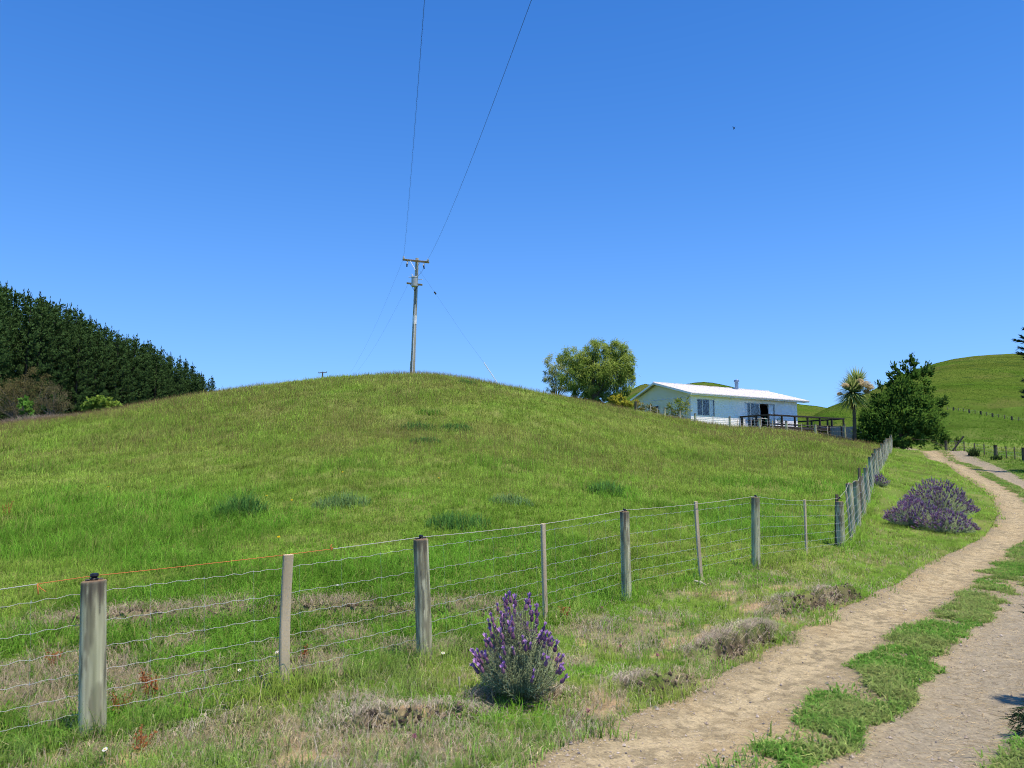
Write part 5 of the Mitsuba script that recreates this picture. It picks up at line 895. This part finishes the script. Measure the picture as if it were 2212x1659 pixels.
def flower(name, px, py, d, h, rad, col, ctr, label, cat, group, ball_=False):
    p = hit(px, py, h * .8); d = p[1]; z = float(gz(p[0], p[1])); c = np.array([p[0], p[1], z + h * .8]); key = num(name); r = np.random.default_rng(int(px * 7 + py)); put(key + '__stem', MB().tube([[p[0] + .01, p[1], z - .01], [p[0], p[1], (z + c[2]) / 2], c], .002 + .0001 * d, 4, (.09, .17, .04)), 'vc_matte')
    m = MB()
    if ball_:
        n = 60; d_ = ball(r, n); v, f, cc = leafset(c + d_ * rad * .3, d_, np.full(n, rad * .8), np.full(n, rad * .4), jit(np.tile([col], (n, 1)), r), r); put(key + '__petals', (v, f, cc), 'vc_leaf')
    else:
        t = nrm(np.array([r.normal(0, .2), -.5, 1.0])); a = nrm(np.cross(t, [1, 0, 0])); b = np.cross(t, a); n = 14; an = np.arange(n) / n * 6.283; dd_ = np.cos(an)[:, None] * a + np.sin(an)[:, None] * b + t * .12
        for q in range(n): s_ = np.cross(dd_[q], t) * rad * .24; m.add([c - s_ * .4, c + s_ * .4, c + dd_[q] * rad * .7 + s_, c + dd_[q] * rad, c + dd_[q] * rad * .7 - s_], [[0, 1, 2], [0, 2, 4], [4, 2, 3]], col)
        put(key + '__petals', m, 'vc_leaf', soft=t); put(key + '__centre', MB().lathe([(rad * .32, 0), (rad * .25, rad * .14), (.0005, rad * .18)], c + t * .002, 8, ctr), 'vc_matte', smooth=True)
    lab(key, label, cat, group)
WH, YE = (.82, .82, .80), (.75, .55, .03)
for px, py, d, lb in [(227, 1620, 4.55, 'white daisy at the foot of the thick nearest post'), (598, 1409, 5.75, 'white daisy just left of the first near batten'), (518, 1448, 5.55, 'white daisy between the two nearest posts, lower of two'), (957, 1411, 6.25, 'white daisy right of the second near post'), (729, 1265, 7.6, 'white daisy in the dry grass behind the netting'), (620, 1472, 5.35, 'tiny white daisy at the foot of the first near batten')]:
    flower('daisy', px, py, d, .1, .017, WH, YE, lb, 'daisy', 'white daisies by the fence')
for px, py, d, lb in [(234, 1052, 14.5, 'yellow dandelion far left in the paddock'), (576, 1071, 14.0, 'yellow dandelion behind the tall dark tussock, left of two'), (630, 1080, 13.6, 'yellow dandelion right of the tall dark tussock'), (602, 1160, 11.0, 'small yellow dandelion above the first near batten'), (740, 1020, 17, 'faint yellow dandelion in the middle of the slope'), (948, 1033, 16.5, 'small yellow dandelion on the slope above the second near post'), (1427 / 2.127 + 1325, 1031, 17, 'small yellow dandelion above the third near fence post')]:
    flower('dandelion', px, py, d, .12, .028, YE, (.6, .4, .02), lb, 'dandelion', 'yellow dandelions in the paddock')
for px, py, d, lb in [(1300, 1312, 6.9, 'pink clover head right of the lavender'), (1420, 1415, 6.1, 'pink clover head on the verge by the small bank'), (1340, 1395, 6.2, 'pink clover head on the verge above the bank hole'), (1270, 1535, 5.2, 'pink clover head near the track edge'), (895, 1590, 4.7, 'pink clover head in the bare clay patch'), (1168, 1285, 7.4, 'pink clover head behind the second batten')]:
    flower('clover', px, py, d, .08, .014, (.55, .22, .30), YE, lb, 'clover flower', 'pink clover heads', ball_=True)
for k, (px, py, d, n, h, lb) in enumerate([(325, 1500, 5.35, 260, .17, 'rust-red dock plant right of the thick nearest post'), (250, 1540, 5.0, 120, .12, 'small rust-red dock plant at the right foot of the thick nearest post'), (120, 1440, 5.6, 110, .12, 'small rust-red dock plant left of the thick nearest post'), (655, 1420, 5.9, 110, .11, 'small rust-red dock plant right of the first near batten'), (300, 1620, 4.6, 90, .12, 'thin rust-red dock stalk in the front grass'), (15, 1110, 12.5, 150, .25, 'rust-red dock plant at the left edge of the paddock'), (1215, 1330, 7.2, 110, .12, 'small rust-red dock plant right of the near lavender')]):
    r = np.random.default_rng(400 + k); c = ground_at(px, py + 8, d); h *= c[1] / d; V = []; m = MB(); key = num('dock_plant')
    for q in range(5):
        b = c + [r.normal(0, .03), r.normal(0, .03), 0]; tp = b + [r.normal(0, .04), r.normal(0, .04), h * r.uniform(.7, 1.1)]; m.tube([b, tp], .0025, 4, (.25, .10, .05)); nn = n // 5; t = r.uniform(.3, 1, nn)[:, None]; V.append(leafset(b + (tp - b) * t + r.normal(0, .008, (nn, 3)), ball(r, nn), np.full(nn, .012 + .0006 * d), np.full(nn, .009 + .0005 * d), jit(mixc((.22, .075, .03), (.38, .15, .06), r.uniform(0, 1, nn)), r), r))
    put(key + '__seed_heads', join(*V), 'vc_leaf', soft=UP); put(key + '__stalks', m, 'vc_matte'); lab(key, lb, 'dock plant', 'rust-red dock plants')
def stick(px0, py0, px1, py1, d, rad, col, label, flat_=False):
    b = hit(px1, py1, .01); a = hit(px0, py0, .05) if flat_ else at(px0, py0, b[1]); key = num('stick'); put(key, MB().tube([a, (a + b) / 2 + [0, 0, .008], b], [rad, rad * 1.1, rad * .7], 7, col), 'vc_matte', smooth=True); lab(key, label, 'stick', 'pale sticks on the verge')
stick(1500, 1255, 1526, 1264, 9.7, .016, (.55, .50, .42), 'pale stick lying in the grass below the leaning batten', True); stick(992, 1462, 993, 1492, 5.8, .006, (.5, .46, .38), 'short pale stick standing in the verge left of the lavender'); stick(678, 1590, 690, 1650, 4.5, .003, (.60, .52, .36), 'thin pale dry stalk standing in the front grass')
bp = at(1586, 277, 60); m = MB(); m.tube([bp + [0, -.12, 0], bp + [0, -.05, .01], bp, bp + [0, .12, -.01], bp + [0, .22, -.01]], [.01, .05, .06, .03, .02], 8, (.02, .02, .025))
put('bird__body', m, 'vc_matte', smooth=True)
for s in (-1, 1): put(num('bird__wing'), MB().add([bp + [0, -.05, .02], bp + [0, .07, .02], bp + [s * .10, .06, .12], bp + [s * .13, .10, .22], bp + [s * .09, -.03, .12]], [[0, 1, 2], [0, 2, 4], [4, 2, 3]], (.02, .02, .025)), 'vc_matte')
lab('bird', 'tiny dark bird flying high in the blue sky', 'bird')
